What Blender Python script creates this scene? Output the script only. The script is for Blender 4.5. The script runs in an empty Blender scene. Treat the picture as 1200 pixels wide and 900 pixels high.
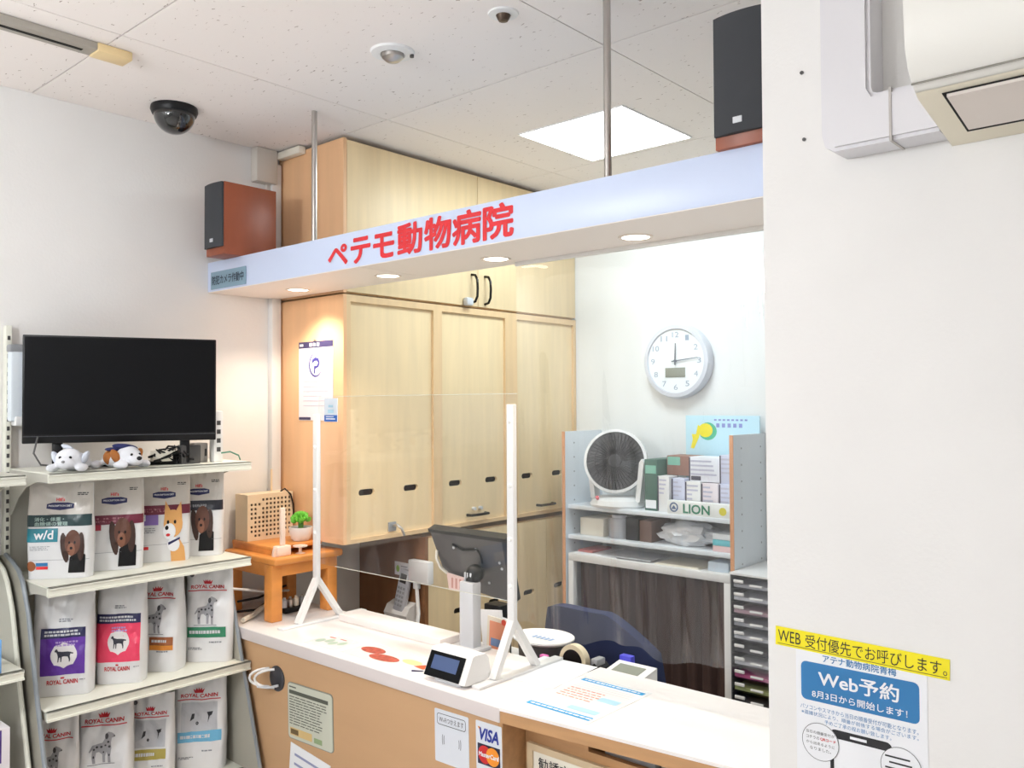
import bpy, bmesh, math, random
from mathutils import Vector, Matrix, noise, geometry
random.seed(7)
S = bpy.context.scene
COL = S.collection
PI = math.pi

# ------------------------------------------------------------------ camera, world, exposure
cam_d = bpy.data.cameras.new('camera'); cam = bpy.data.objects.new('camera', cam_d); COL.objects.link(cam)
AZ, PITCH, ROLL = math.radians(48.627), 0.02294, 0.004716
f0 = Vector((-math.cos(AZ), math.sin(AZ), 0)); r0 = Vector((math.sin(AZ), math.cos(AZ), 0)); u0 = Vector((0, 0, 1))
fw = f0*math.cos(PITCH) + u0*math.sin(PITCH); up = u0*math.cos(PITCH) - f0*math.sin(PITCH)
rc = r0*math.cos(ROLL) - up*math.sin(ROLL); uc = r0*math.sin(ROLL) + up*math.cos(ROLL)
cam.matrix_world = Matrix(((rc.x, uc.x, -fw.x, 0), (rc.y, uc.y, -fw.y, 0), (rc.z, uc.z, -fw.z, 1.65), (0, 0, 0, 1)))
cam_d.sensor_width = 36; cam_d.lens = 36*1003/1200; cam_d.clip_start = 0.05
S.camera = cam
w = bpy.data.worlds.new('world'); S.world = w; w.use_nodes = True
w.node_tree.nodes['Background'].inputs[0].default_value = (1, 0.97, 0.94, 1)
w.node_tree.nodes['Background'].inputs[1].default_value = 0.25
S.view_settings.view_transform = 'Standard'; S.view_settings.look = 'None'
S.view_settings.exposure = 0.0; S.view_settings.gamma = 1.0; S.view_settings.use_curve_mapping = False
# lamp strengths (watts); the fill globes are added, the others sit in their fixtures
P_FILL, P_OFFICE, P_DOWN = 24.0, 11.0, 13.0

# ------------------------------------------------------------------ materials
def lin(c):
    return tuple((v/255/12.92 if v/255 <= 0.04045 else ((v/255+0.055)/1.055)**2.4) for v in c)
MATS = {}
def mk(name, rgb, rough=0.5, metal=0.0, var=0.0, vscale=6.0, stretch=None, bump=0.0, bscale=200.0, coat=0.0, emit=0.0, spec=0.5, dark=None):
    if name in MATS: return MATS[name]
    m = bpy.data.materials.new(name); m.use_nodes = True; MATS[name] = m
    nt = m.node_tree; b = nt.nodes['Principled BSDF']
    c = lin(rgb)
    b.inputs['Base Color'].default_value = (*c, 1); b.inputs['Roughness'].default_value = rough
    b.inputs['Metallic'].default_value = metal; b.inputs['Coat Weight'].default_value = coat
    b.inputs['Specular IOR Level'].default_value = spec
    if emit:
        b.inputs['Emission Color'].default_value = (*c, 1); b.inputs['Emission Strength'].default_value = emit
    if var or bump:
        tc = nt.nodes.new('ShaderNodeTexCoord'); mp = nt.nodes.new('ShaderNodeMapping')
        nt.links.new(tc.outputs['Object'], mp.inputs[0])
        if stretch: mp.inputs['Scale'].default_value = stretch
    if var:
        nz = nt.nodes.new('ShaderNodeTexNoise'); nz.inputs['Scale'].default_value = vscale; nz.inputs['Detail'].default_value = 5
        nt.links.new(mp.outputs[0], nz.inputs[0])
        rp = nt.nodes.new('ShaderNodeValToRGB')
        d = lin(dark) if dark else tuple(v*(1-var) for v in c)
        rp.color_ramp.elements[0].position = 0.3; rp.color_ramp.elements[1].position = 0.7
        rp.color_ramp.elements[0].color = (*d, 1); rp.color_ramp.elements[1].color = (*tuple(min(1, v*(1+var*0.4)) for v in c), 1)
        nt.links.new(nz.outputs[0], rp.inputs[0]); nt.links.new(rp.outputs[0], b.inputs['Base Color'])
    if bump:
        n2 = nt.nodes.new('ShaderNodeTexNoise'); n2.inputs['Scale'].default_value = bscale; n2.inputs['Detail'].default_value = 3
        bp = nt.nodes.new('ShaderNodeBump'); bp.inputs['Strength'].default_value = bump; bp.inputs['Distance'].default_value = 0.002
        nt.links.new(mp.outputs[0], n2.inputs[0]); nt.links.new(n2.outputs[0], bp.inputs['Height']); nt.links.new(bp.outputs[0], b.inputs['Normal'])
    return m

def clear(name, tint, rough, boost, base, haze=0.0):
    m = bpy.data.materials.new(name); m.use_nodes = True; MATS[name] = m; nt = m.node_tree; nt.nodes.clear()
    out = nt.nodes.new('ShaderNodeOutputMaterial'); mix = nt.nodes.new('ShaderNodeMixShader')
    t = nt.nodes.new('ShaderNodeBsdfTransparent'); g = nt.nodes.new('ShaderNodeBsdfGlossy'); fr = nt.nodes.new('ShaderNodeLayerWeight'); pw = nt.nodes.new('ShaderNodeMath'); pw.operation = 'POWER'; pw.inputs[1].default_value = 4.0
    mu = nt.nodes.new('ShaderNodeMath'); mu.operation = 'MULTIPLY_ADD'; mu.use_clamp = True
    t.inputs[0].default_value = (*tint, 1); g.inputs['Roughness'].default_value = rough; fr.inputs[0].default_value = 0.5
    mu.inputs[1].default_value = boost; mu.inputs[2].default_value = base
    nt.links.new(fr.outputs['Facing'], pw.inputs[0]); nt.links.new(pw.outputs[0], mu.inputs[0]); nt.links.new(mu.outputs[0], mix.inputs[0])
    nt.links.new(t.outputs[0], mix.inputs[1]); nt.links.new(g.outputs[0], mix.inputs[2]); 
    if haze:
        df = nt.nodes.new('ShaderNodeBsdfDiffuse'); df.inputs[0].default_value = (0.92, 0.96, 1, 1); m2 = nt.nodes.new('ShaderNodeMixShader'); m2.inputs[0].default_value = haze
        nt.links.new(mix.outputs[0], m2.inputs[1]); nt.links.new(df.outputs[0], m2.inputs[2]); nt.links.new(m2.outputs[0], out.inputs[0])
    else: nt.links.new(mix.outputs[0], out.inputs[0])
    return m

def ceiling_mat():
    m = mk('ceiling_board', (250, 243, 239), 0.9); nt = m.node_tree; b = nt.nodes['Principled BSDF']
    tc = nt.nodes.new('ShaderNodeTexCoord'); mp = nt.nodes.new('ShaderNodeMapping'); mp.inputs['Scale'].default_value = (0.55, 1.5, 1.2)
    mp.inputs['Rotation'].default_value = (0, 0, 0.5)
    n1 = nt.nodes.new('ShaderNodeTexNoise'); n1.inputs['Scale'].default_value = 70; n1.inputs['Detail'].default_value = 2.5; n1.inputs['Distortion'].default_value = 0.6
    r = nt.nodes.new('ShaderNodeValToRGB'); r.color_ramp.elements[0].position = 0.685; r.color_ramp.elements[1].position = 0.73
    r.color_ramp.elements[0].color = (*lin((250, 243, 239)), 1); r.color_ramp.elements[1].color = (*lin((168, 150, 140)), 1)
    nt.links.new(tc.outputs['Object'], mp.inputs[0]); nt.links.new(mp.outputs[0], n1.inputs[0]); nt.links.new(n1.outputs[0], r.inputs[0]); nt.links.new(r.outputs[0], b.inputs['Base Color'])
    return m

CEIL = ceiling_mat()
WALL = mk('wall_paper', (238, 236, 234), 0.85, var=0.03, vscale=3, bump=0.25, bscale=120)
WALLB = mk('wall_paper_office', (236, 238, 238), 0.85, var=0.02, vscale=3, bump=0.25, bscale=120)
FLOOR = mk('floor_vinyl', (224, 222, 220), 0.4, var=0.05)
WHITE = mk('white_plastic', (236, 236, 236), 0.4)
SIGNW = mk('sign_white', (208, 220, 246), 0.35)
STEELW = mk('shelf_enamel', (232, 232, 220), 0.35)
SHELFG = mk('shelf_grey_enamel', (196, 194, 184), 0.45)
PANELG = mk('side_panel_grey', (168, 164, 152), 0.5)
SLATE = mk('panel_edge_steel', (150, 158, 166), 0.35, metal=0.4)
MAPLE = mk('maple_veneer', (242, 217, 174), 0.45, var=0.07, vscale=5, stretch=(6, 6, 0.5))
MAPLED = mk('maple_frame', (232, 199, 154), 0.45, var=0.08, vscale=5, stretch=(6, 6, 0.5))
PEACH = mk('peach_veneer', (240, 192, 146), 0.5, var=0.06, vscale=4, stretch=(5, 5, 0.4))
TAN = mk('counter_tan_laminate', (202, 162, 122), 0.5, var=0.05, vscale=4, stretch=(0.6, 3, 3))
TANW = mk('counter_wood_edge', (196, 150, 104), 0.5, var=0.15, vscale=8, stretch=(0.5, 5, 5))
CTOP = mk('counter_white_laminate', (246, 240, 238), 0.3)
CEDGE = mk('counter_edge_band', (222, 212, 210), 0.45)
ORANGE = mk('honey_pine', (226, 148, 72), 0.45, var=0.2, vscale=5, stretch=(3, 0.6, 3), coat=0.2)
WALNUT = mk('brown_veneer', (140, 96, 62), 0.5, var=0.2, vscale=5, stretch=(5, 5, 0.5))
CHERRY = mk('cherry_veneer', (150, 78, 50), 0.4, var=0.15, vscale=4, stretch=(4, 4, 0.6))
GRILLE = mk('speaker_cloth', (62, 64, 68), 0.9, bump=0.3, bscale=900)
BLACK = mk('black_plastic', (18, 18, 21), 0.4, spec=0.3)
SCREEN = mk('dark_screen', (12, 13, 16), 0.45, spec=0.15)
DGREY = mk('dark_grey_plastic', (74, 72, 72), 0.4)
GREY = mk('grey_plastic', (150, 152, 156), 0.45)
LGREY = mk('light_grey_plastic', (205, 207, 212), 0.4)
CHROME = mk('brushed_steel', (190, 186, 182), 0.28, metal=1.0)
HOLE = mk('dark_recess', (18, 15, 13), 0.8)
SHADOWGAP = mk('joint_grey', (120, 110, 104), 0.9)
RED = mk('red_print', (222, 40, 48), 0.4)
PAPER = mk('paper_white', (240, 241, 245), 0.7)
INK = mk('black_ink', (32, 32, 36), 0.6)
GINK = mk('grey_ink', (140, 142, 150), 0.6)
NAVY = mk('navy_ink', (38, 42, 92), 0.5)
BLUE = mk('blue_ink', (44, 120, 178), 0.5)
CYAN = mk('cyan_ink', (40, 160, 222), 0.5)
PALEBLUE = mk('pale_blue_ink', (176, 216, 236), 0.5)
YELLOW = mk('yellow_tape', (244, 228, 20), 0.5)
CREAM = mk('cream_plastic', (236, 216, 186), 0.45)
IVORY = mk('ivory_plastic', (236, 230, 216), 0.4)
BAGW = mk('bag_film_white', (228, 228, 230), 0.22, var=0.04, vscale=9)
BAGT = mk('bag_film_pearl', (214, 208, 202), 0.25, var=0.05, vscale=9)
MAROON = mk('maroon_ink', (112, 34, 58), 0.35)
PURPLE = mk('purple_ink', (96, 48, 158), 0.3)
LILAC = mk('lilac_ink', (134, 104, 178), 0.35)
PINK = mk('rose_ink', (232, 62, 98), 0.3)
TEAL = mk('teal_ink', (28, 128, 146), 0.35)
PINE = mk('dark_green_ink', (36, 62, 66), 0.35)
GREEN = mk('green_ink', (44, 128, 92), 0.35)
BROWN = mk('brown_ink', (150, 86, 46), 0.4)
AMBER = mk('amber_ink', (222, 140, 52), 0.4)
SKYINK = mk('sky_ink', (104, 172, 208), 0.4)
OLIVE = mk('olive_ink', (168, 154, 74), 0.4)
CHOC = mk('dog_chocolate', (98, 58, 42), 0.5)
GINGER = mk('dog_ginger', (226, 168, 100), 0.5)
SPOTG = mk('dog_grey_print', (92, 92, 98), 0.5)
PLUSHW = mk('plush_white', (232, 234, 240), 1.0, bump=0.8, bscale=400)
PLUSHB = mk('plush_brown', (178, 112, 58), 1.0, bump=0.8, bscale=400)
NAVYCLOTH = mk('navy_cloth', (52, 58, 112), 0.9)
CHAIRN = mk('chair_navy', (26, 40, 82), 0.7)
CURTAINB = mk('brown_curtain', (74, 54, 50), 0.85, var=0.12, vscale=4, stretch=(8, 8, 0.4))
LEAF = mk('leaf_green', (104, 190, 60), 0.5)
SOIL = mk('soil', (60, 44, 32), 0.9)
CAMDOME = mk('dome_smoke', (14, 15, 18), 0.08, coat=1.0)
ACW = mk('aircon_white', (240, 238, 232), 0.35)
ACB = mk('aircon_beige', (232, 224, 204), 0.4)
DUCT = mk('duct_pvc', (222, 220, 224), 0.35)
GLOWW = mk('panel_glow', (255, 255, 255), 0.5, emit=6.0)
GLOWD = mk('downlight_glow', (255, 240, 222), 0.5, emit=7.0)
LCDB = mk('blue_lcd', (70, 88, 128), 0.3, emit=0.15)
LCDG = mk('grey_lcd', (138, 142, 130), 0.4)
ACRYL = clear('clear_acrylic', (0.985, 0.985, 0.985), 0.02, 0.9, 0.025, 0.012)
ACRYLHI = mk('acrylic_highlight', (226, 226, 214), 0.2)
VINYL = clear('clear_vinyl', (0.97, 0.975, 0.98), 0.025, 0.9, 0.06, 0.022)
CLEARB = clear('clear_box_plastic', (0.86, 0.87, 0.9), 0.1, 0.9, 0.08)

# ------------------------------------------------------------------ mesh builder
TINY = {'table_lines', 'signal_marks', 'bar_text', 'numerals', 'pin_holes', 'slots', 'screws', 'keys', 'small_print', 'red_text', 'faint_lines', 'header_text', 'faint_mark', 'dog_spots', 'print'}  # specks too small to pick apart
class MB:
    def __init__(s, xf=None): s.v = []; s.f = []; s.xf = xf
    def add(s, vs, fs):
        o = len(s.v)
        s.v += [tuple(s.xf @ Vector(p)) if s.xf else tuple(p) for p in vs]
        s.f += [tuple(i+o for i in f) for f in fs]; return s
    def box(s, x0, x1, y0, y1, z0, z1, bev=0.0, seg=2):
        if bev <= 0:
            return s.add([(x0,y0,z0),(x1,y0,z0),(x1,y1,z0),(x0,y1,z0),(x0,y0,z1),(x1,y0,z1),(x1,y1,z1),(x0,y1,z1)],
                  [(0,3,2,1),(4,5,6,7),(0,1,5,4),(1,2,6,5),(2,3,7,6),(3,0,4,7)])
        bm = bmesh.new(); bmesh.ops.create_cube(bm, size=1)
        for v in bm.verts: v.co = Vector(((x0+x1)/2+v.co.x*(x1-x0), (y0+y1)/2+v.co.y*(y1-y0), (z0+z1)/2+v.co.z*(z1-z0)))
        bmesh.ops.bevel(bm, geom=bm.edges[:], offset=min(bev, 0.49*min(x1-x0, y1-y0, z1-z0)), segments=seg, affect='EDGES', profile=0.5)
        return s.addbm(bm)
    def addbm(s, bm):
        bm.verts.index_update(); vs = [v.co.copy() for v in bm.verts]; fs = [[v.index for v in f.verts] for f in bm.faces]; bm.free()
        return s.add(vs, fs)
    def cyl(s, a, b, r, seg=20, r2=None, cap=True):
        a = Vector(a); b = Vector(b); d = (b-a).normalized(); r2 = r if r2 is None else r2
        u = d.orthogonal().normalized(); v = d.cross(u)
        vs = []
        for c, q in ((a, r), (b, r2)):
            for i in range(seg):
                t = 2*PI*i/seg; vs.append(c + u*math.cos(t)*q + v*math.sin(t)*q)
        fs = [(i, (i+1) % seg, seg+(i+1) % seg, seg+i) for i in range(seg)]
        if cap: fs += [tuple(range(seg-1, -1, -1)), tuple(range(seg, 2*seg))]
        return s.add(vs, fs)
    def tube(s, pts, r, seg=8, closed=False):
        pts = [Vector(p) for p in pts]; n = len(pts); vs = []; u = None
        for i, p in enumerate(pts):
            if closed: d = (pts[(i+1) % n]-pts[i-1]).normalized()
            else: d = (pts[min(i+1, n-1)]-pts[max(i-1, 0)]).normalized()
            u = d.orthogonal().normalized() if u is None else (u-d*u.dot(d)).normalized()
            v = d.cross(u)
            for k in range(seg):
                t = 2*PI*k/seg; vs.append(p+u*math.cos(t)*r+v*math.sin(t)*r)
        fs = []
        for i in range(n if closed else n-1):
            j = (i+1) % n
            for k in range(seg): fs.append((i*seg+k, i*seg+(k+1) % seg, j*seg+(k+1) % seg, j*seg+k))
        if not closed: fs += [tuple(range(seg-1, -1, -1)), tuple(range((n-1)*seg, n*seg))]
        return s.add(vs, fs)
    def lathe(s, prof, c=(0, 0, 0), axis='z', seg=32, sy=1.0):
        vs = []; n = len(prof)
        for i in range(seg):
            t = 2*PI*i/seg
            for r, h in prof:
                p = (r*math.cos(t), r*math.sin(t)*sy, h)
                if axis == 'y': p = (p[0], p[2], p[1])
                if axis == 'x': p = (p[2], p[0], p[1])
                vs.append((p[0]+c[0], p[1]+c[1], p[2]+c[2]))
        fs = []
        for i in range(seg):
            j = (i+1) % seg
            for k in range(n-1): fs.append((i*n+k, j*n+k, j*n+k+1, i*n+k+1))
        if prof[0] == prof[-1]: return s.add(vs, fs)
        if prof[0][0] > 1e-6: fs.append(tuple(i*n for i in range(seg-1, -1, -1)))
        if prof[-1][0] > 1e-6: fs.append(tuple(i*n+n-1 for i in range(seg)))
        return s.add(vs, fs)
    def ell(s, c, r, rot=None, seg=20, rings=12):
        M = Matrix.Translation(c) @ (rot.to_4x4() if rot else Matrix.Identity(4)) @ Matrix.Diagonal((*r, 1))
        bm = bmesh.new(); bmesh.ops.create_uvsphere(bm, u_segments=seg, v_segments=rings, radius=1, matrix=M)
        return s.addbm(bm)
    def prism(s, outer, fn, w0, w1, holes=()):
        """outer/holes: 2D loops; fn(u, v, w) -> point"""
        loops = [list(outer)] + [list(h) for h in holes]
        flat = [p for l in loops for p in l]; n = len(flat)
        tri = geometry.tessellate_polygon([[Vector((p[0], p[1], 0)) for p in l] for l in loops])
        vs = [fn(p[0], p[1], w0) for p in flat]+[fn(p[0], p[1], w1) for p in flat]
        fs = [t[::-1] for t in tri]+[tuple(i+n for i in t) for t in tri]
        o = 0
        for l in loops:
            m = len(l)
            for i in range(m): fs.append((o+i, o+(i+1) % m, n+o+(i+1) % m, n+o+i))
            o += m
        return s.add(vs, fs)
    def grid(s, fn, nu, nv):
        vs = [fn(i/nu, j/nv) for j in range(nv+1) for i in range(nu+1)]
        fs = [(j*(nu+1)+i, j*(nu+1)+i+1, (j+1)*(nu+1)+i+1, (j+1)*(nu+1)+i) for j in range(nv) for i in range(nu)]
        return s.add(vs, fs)
    def build(s, name, mat, parent=None, world=True, smooth=True, angle=38, recalc=True):
        me = bpy.data.meshes.new(name)
        off = Vector(parent_world(parent)) if (parent and world) else Vector((0, 0, 0))
        me.from_pydata([tuple(Vector(p)-off) for p in s.v], [], s.f)
        if recalc:
            bm = bmesh.new(); bm.from_mesh(me); bmesh.ops.recalc_face_normals(bm, faces=bm.faces[:]); bm.to_mesh(me); bm.free()
        me.materials.append(mat)
        if smooth:
            me.polygons.foreach_set('use_smooth', [True]*len(me.polygons)); me.set_sharp_from_angle(angle=math.radians(angle))
        me.update()
        o = bpy.data.objects.new(name, me); COL.objects.link(o)
        if parent: o.parent = parent
        if name in TINY: o['kind'] = 'stuff'
        return o
def parent_world(p):
    v = Vector((0, 0, 0))
    while p is not None: v += p.location; p = p.parent
    return v
def tag(o, label, cat, group=None):
    o['label'] = label; o['category'] = cat
    if group: o['group'] = group
    return o
def thing(name, label, cat, loc, rz=0.0, group=None):
    o = bpy.data.objects.new(name, None); COL.objects.link(o); o.location = loc; o.rotation_euler = (0, 0, rz)
    o.empty_display_size = 0.05
    return tag(o, label, cat, group)
def struct(o): o['kind'] = 'structure'; return o
def plabel(o, label): o['label'] = label; return o
def capsule(cx, cy, L, h, seg=6):
    r = h/2; a = L/2-r; pts = []
    for i in range(seg+1): t = -PI/2+PI*i/seg; pts.append((cx+a+r*math.cos(t), cy+r*math.sin(t)))
    for i in range(seg+1): t = PI/2+PI*i/seg; pts.append((cx-a+r*math.cos(t), cy+r*math.sin(t)))
    return pts
def rrect(x0, x1, y0, y1, r, seg=4):
    pts = []
    for cx, cy, a in ((x1-r, y0+r, -PI/2), (x1-r, y1-r, 0), (x0+r, y1-r, PI/2), (x0+r, y0+r, PI)):
        for i in range(seg+1): t = a+PI/2*i/seg; pts.append((cx+r*math.cos(t), cy+r*math.sin(t)))
    return pts
def circ(cx, cy, r, n=24, ry=None):
    ry = r if ry is None else ry
    return [(cx+r*math.cos(2*PI*i/n), cy+ry*math.sin(2*PI*i/n)) for i in range(n)]
YZ = lambda x0: (lambda u, v, w: (x0+w, u, v))
XZ = lambda y0: (lambda u, v, w: (u, y0+w, v))
XY = lambda z0: (lambda u, v, w: (u, v, z0+w))

# ------------------------------------------------------------------ flat print: text and shapes on a surface map fn(u, v)
_tc = {}
def tmesh(s):
    k = s
    if k not in _tc:
        c = bpy.data.curves.new('t', 'FONT'); c.body = s; c.resolution_u = 3; c.size = 1
        o = bpy.data.objects.new('t', c); me = bpy.data.meshes.new_from_object(o)
        _tc[k] = ([(v.co.x, v.co.y) for v in me.vertices], [tuple(p.vertices) for p in me.polygons])
        bpy.data.objects.remove(o); bpy.data.curves.remove(c); bpy.data.meshes.remove(me)
    return _tc[k]
def text(mb, s, fn, u0, u1, v0, v1, bold=0.0, keep=False, shear=0.0):
    vs, fs = tmesh(s)
    if not vs: return mb
    xa = min(p[0] for p in vs); xb = max(p[0] for p in vs); ya = min(p[1] for p in vs); yb = max(p[1] for p in vs)
    sx = (u1-u0)/(xb-xa); sy = (v1-v0)/(yb-ya)
    if keep: sx = sy = min(sx, sy)
    cu = (u0+u1)/2; cv = (v0+v1)/2
    n = 0 if bold <= 0 else (4 if bold < .018 else 8)
    for k in range(max(1, n)):
        dx, dy = (0, 0) if n == 0 else (bold*math.cos(2*PI*(k+.5)/n), bold*math.sin(2*PI*(k+.5)/n))
        c0 = Vector(fn(cu, cv)); nn = (Vector(fn(cu+1e-3, cv))-c0).cross(Vector(fn(cu, cv+1e-3))-c0).normalized()*(6e-5*k)
        mb.add([Vector(fn(cu+(p[0]+dx-(xa+xb)/2)*sx+shear*(p[1]-ya)*sy, cv+(p[1]+dy-(ya+yb)/2)*sy))+nn for p in vs], fs)
    return mb
def shape(mb, pts, fn, maxl=0.02, holes=()):
    loops = [list(pts)]+[list(h) for h in holes]
    flat = [p for l in loops for p in l]
    tri = [t for t in geometry.tessellate_polygon([[Vector((p[0], p[1], 0)) for p in l] for l in loops])]
    bm = bmesh.new(); bv = [bm.verts.new((p[0], p[1], 0)) for p in flat]
    for t in tri:
        try: bm.faces.new([bv[i] for i in t])
        except ValueError: pass
    for it in range(5):
        es = [e for e in bm.edges if e.calc_length() > maxl]
        if not es: break
        bmesh.ops.subdivide_edges(bm, edges=es, cuts=1); bmesh.ops.triangulate(bm, faces=bm.faces[:])
    bm.verts.index_update()
    mb.add([fn(v.co.x, v.co.y) for v in bm.verts], [[v.index for v in f.verts] for f in bm.faces]); bm.free(); return mb
def rect(mb, fn, u0, u1, v0, v1, maxl=0.02): return shape(mb, [(u0, v0), (u1, v0), (u1, v1), (u0, v1)], fn, maxl)
def ring(mb, fn, pts, pin, maxl=0.05): return shape(mb, pts, fn, maxl, holes=[pin])
def FXZ(y): return lambda u, v: (u, y, v)

# ================================================================== the room
XL, YB, ZC = -2.945, 3.35, 2.65
struct(MB().box(-3.1, 2.7, -2.7, 3.5, -0.1, 0).build('floor', FLOOR))
ceil = struct(MB().box(-3.1, 2.7, -2.7, 3.5, ZC+0.012, ZC+0.1).build('ceiling', SHADOWGAP))
xs = [XL, -2.302]; 
while xs[-1] < 2.6: xs.append(min(2.6, xs[-1]+0.932))
ys = [-2.6]; y = 1.025-4*0.93
while y < YB: 
    if y > -2.55: ys.append(y)
    y += 0.93
ys.append(YB)
pm = {}
for i in range(len(xs)-1):
    for j in range(len(ys)-1):
        a, b, c, d = xs[i], xs[i+1], ys[j], ys[j+1]; k = (round(b-a, 3), round(d-c, 3))
        if k in pm:
            o = pm[k].copy(); COL.objects.link(o)
        else:
            o = MB().box(-(b-a)/2+.0018, (b-a)/2-.0018, -(d-c)/2+.0018, (d-c)/2-.0018, 0, 0.012).build('ceiling_panel', CEIL, smooth=False); pm[k] = o
        o.location = ((a+b)/2, (c+d)/2, ZC); o.parent = ceil
struct(MB().box(-3.1, XL, -2.7, 3.5, 0, ZC+.012).build('wall_left', WALL))
struct(MB().box(XL, 0.4, YB, 3.5, 0, ZC+.012).build('wall_back', WALLB))
struct(MB().box(-0.742, 2.7, 1.6, 1.9, 0, ZC+.012).build('wall_right', WALL))
struct(MB().box(0.25, 0.4, 1.9, YB, 0, ZC+.012).build('wall_office', WALLB))
struct(MB().box(2.6, 2.7, -2.7, 1.6, 0, ZC+.012).build('wall_east', WALL))
struct(MB().box(XL, 2.6, -2.7, -2.6, 0, ZC+.012).build('wall_front', WALL))
# white trim between the left wall and the cabinets
struct(MB().box(XL, XL+.03, 1.89, 1.932, 0.95, 2.60, .003).build('trim_1', WHITE))
# filled screw holes beside the air conditioner
for i, (x, z) in enumerate(((-0.660, 2.285), (-0.657, 2.155))):
    o = MB().cyl((x, 1.6, z), (x, 1.597, z), .0035, 10).build('wall_plug', DGREY)
    tag(o, 'upper of two small dark wall plugs left of the pipe duct' if i == 0 else 'lower of two small dark wall plugs left of the pipe duct', 'wall plug', 'wall plugs')

# ================================================================== ceiling fixtures
def fill_globe(x, y, label, watts):  # unseen pendant globes, added to brighten the ceiling and walls
    t = thing('fill_globe', label, 'ceiling light', (x, y, ZC), group='fill globes added over the waiting room')
    MB().lathe([(0, 0), (.06, 0), (.055, -.02), (0, -.022)], (x, y, ZC), seg=24).build('canopy', WHITE, t)
    MB().cyl((x, y, ZC-.02), (x, y, ZC-.31), .004, 8).build('cord', WHITE, t)
    g = mk('fill_globe_glow_%d' % round(watts*10), (247, 252, 255), 0.5, emit=watts/(4*PI*PI*.09*.09))
    MB().ell((x, y, ZC-.40), (.09, .09, .09), None, 24, 16).build('globe', g, t)
def panel_light(x, y, label, watts, half=.226):
    t = thing('panel_light', label, 'ceiling light', (x, y, ZC), group=None)
    MB().box(x-half-.006, x+half+.006, y-half-.006, y+half+.006, ZC-.004, ZC).build('frame', WHITE, t)
    MB().box(x-half, x+half, y-half, y+half, ZC-.0055, ZC-.004).build('diffuser', GLOWW, t)
    l = bpy.data.lights.new('panel_lamp', 'AREA'); l.shape = 'SQUARE'; l.size = half*2; l.energy = watts; l.color = (0.78, 0.95, 1.0)
    lo = bpy.data.objects.new('panel_lamp', l); COL.objects.link(lo); lo.location = (0, 0, -.012); lo.parent = t
    return t
panel_light(-1.832, 2.615, 'square glowing panel light in the office ceiling behind the pole', P_OFFICE)
for n, (x, y) in enumerate(((-1.75, -0.35), (-0.1, -1.1), (1.6, -1.5), (-1.75, -1.9), (0.05, -2.1))):
    fill_globe(x, y, 'unseen fill globe added over the waiting room, %s' % ('nearest the shop shelves', 'above the camera spot', 'beside the air conditioner', 'at the back by the shelves', 'at the back in the middle')[n], P_FILL*(1.75, .28, .2, 1.35, .4)[n])

t = thing('dome_camera', 'black dome security camera on the ceiling by the left wall', 'camera', (-2.735, 1.395, ZC))
MB().lathe([(.0, 0), (.074, 0), (.076, -.012), (.070, -.026), (.060, -.028)], (-2.735, 1.395, ZC)).build('base', BLACK, t)
MB().lathe([(.066, -.024)]+[(.066*math.cos(a*PI/24), -.024-.066*math.sin(a*PI/24)) for a in range(1, 12)]+[(0, -.090)], (-2.735, 1.395, ZC)).build('dome', CAMDOME, t)
t = thing('emergency_light', 'round white emergency light with glass lens in the ceiling', 'ceiling light', (-1.842, 1.585, ZC))
MB().lathe([(0, 0), (.063, 0), (.060, -.006), (.036, -.010), (.030, -.002)], (-1.842, 1.585, ZC)).build('ring', WHITE, t)
MB().lathe([(.032, -.004), (.030, -.018), (.018, -.028), (0, -.030)], (-1.842, 1.585, ZC), seg=20).build('lens', CHROME, t)
MB().cyl((-1.805, 1.625, ZC-.006), (-1.805, 1.625, ZC-.014), .006, 12).build('test_button', DGREY, t)
t = thing('sprinkler', 'small round ceiling sprinkler with dark centre near the pole', 'sprinkler', (-1.448, 1.617, ZC))
MB().lathe([(0, 0), (.040, 0), (.038, -.004), (.020, -.006)], (-1.448, 1.617, ZC)).build('ring', WHITE, t)
MB().lathe([(.020, -.004), (.016, -.014), (.012, -.020), (0, -.022)], (-1.448, 1.617, ZC), seg=18).build('nozzle', mk('bronze', (90, 76, 66), 0.35, metal=0.8), t)
t = thing('curtain_rail', 'grey metal ceiling rail with cream end cap, top left', 'rail', (-2.42, 0.45, ZC))
MB().box(-2.452, -2.392, -0.5, 1.0, ZC-.022, ZC-.001, .002).build('rail', mk('rail_grey', (176, 170, 160), 0.5), t)
MB().box(-2.428, -2.416, -0.5, 0.97, ZC-.0235, ZC-.021).build('track_slot', HOLE, t)
MB().box(-2.452, -2.388, 1.0, 1.095, ZC-.026, ZC-.001, .004).build('end_cap', mk('cap_cream', (236, 210, 160), 0.5), t)

# junction box and conduit
t = thing('junction_box', 'pale grey junction box high on the left wall above the speaker', 'junction box', (XL, 1.858, 2.52))
MB().box(XL, XL+.045, 1.812, 1.905, 2.515, 2.648, .004).build('cover', mk('box_grey', (206, 200, 192), 0.5), t)
MB().box(XL, XL+.02, 1.872, 1.889, 2.36, 2.515, .002).build('cable_duct', mk('box_grey', (206, 200, 192), 0.5), t)
o = MB().box(XL+.03, -2.76, 1.906, 1.939, 2.615, 2.645, .006).build('cable_conduit', IVORY)
tag(o, 'short ivory cable conduit running along the cabinet top', 'conduit')

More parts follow.
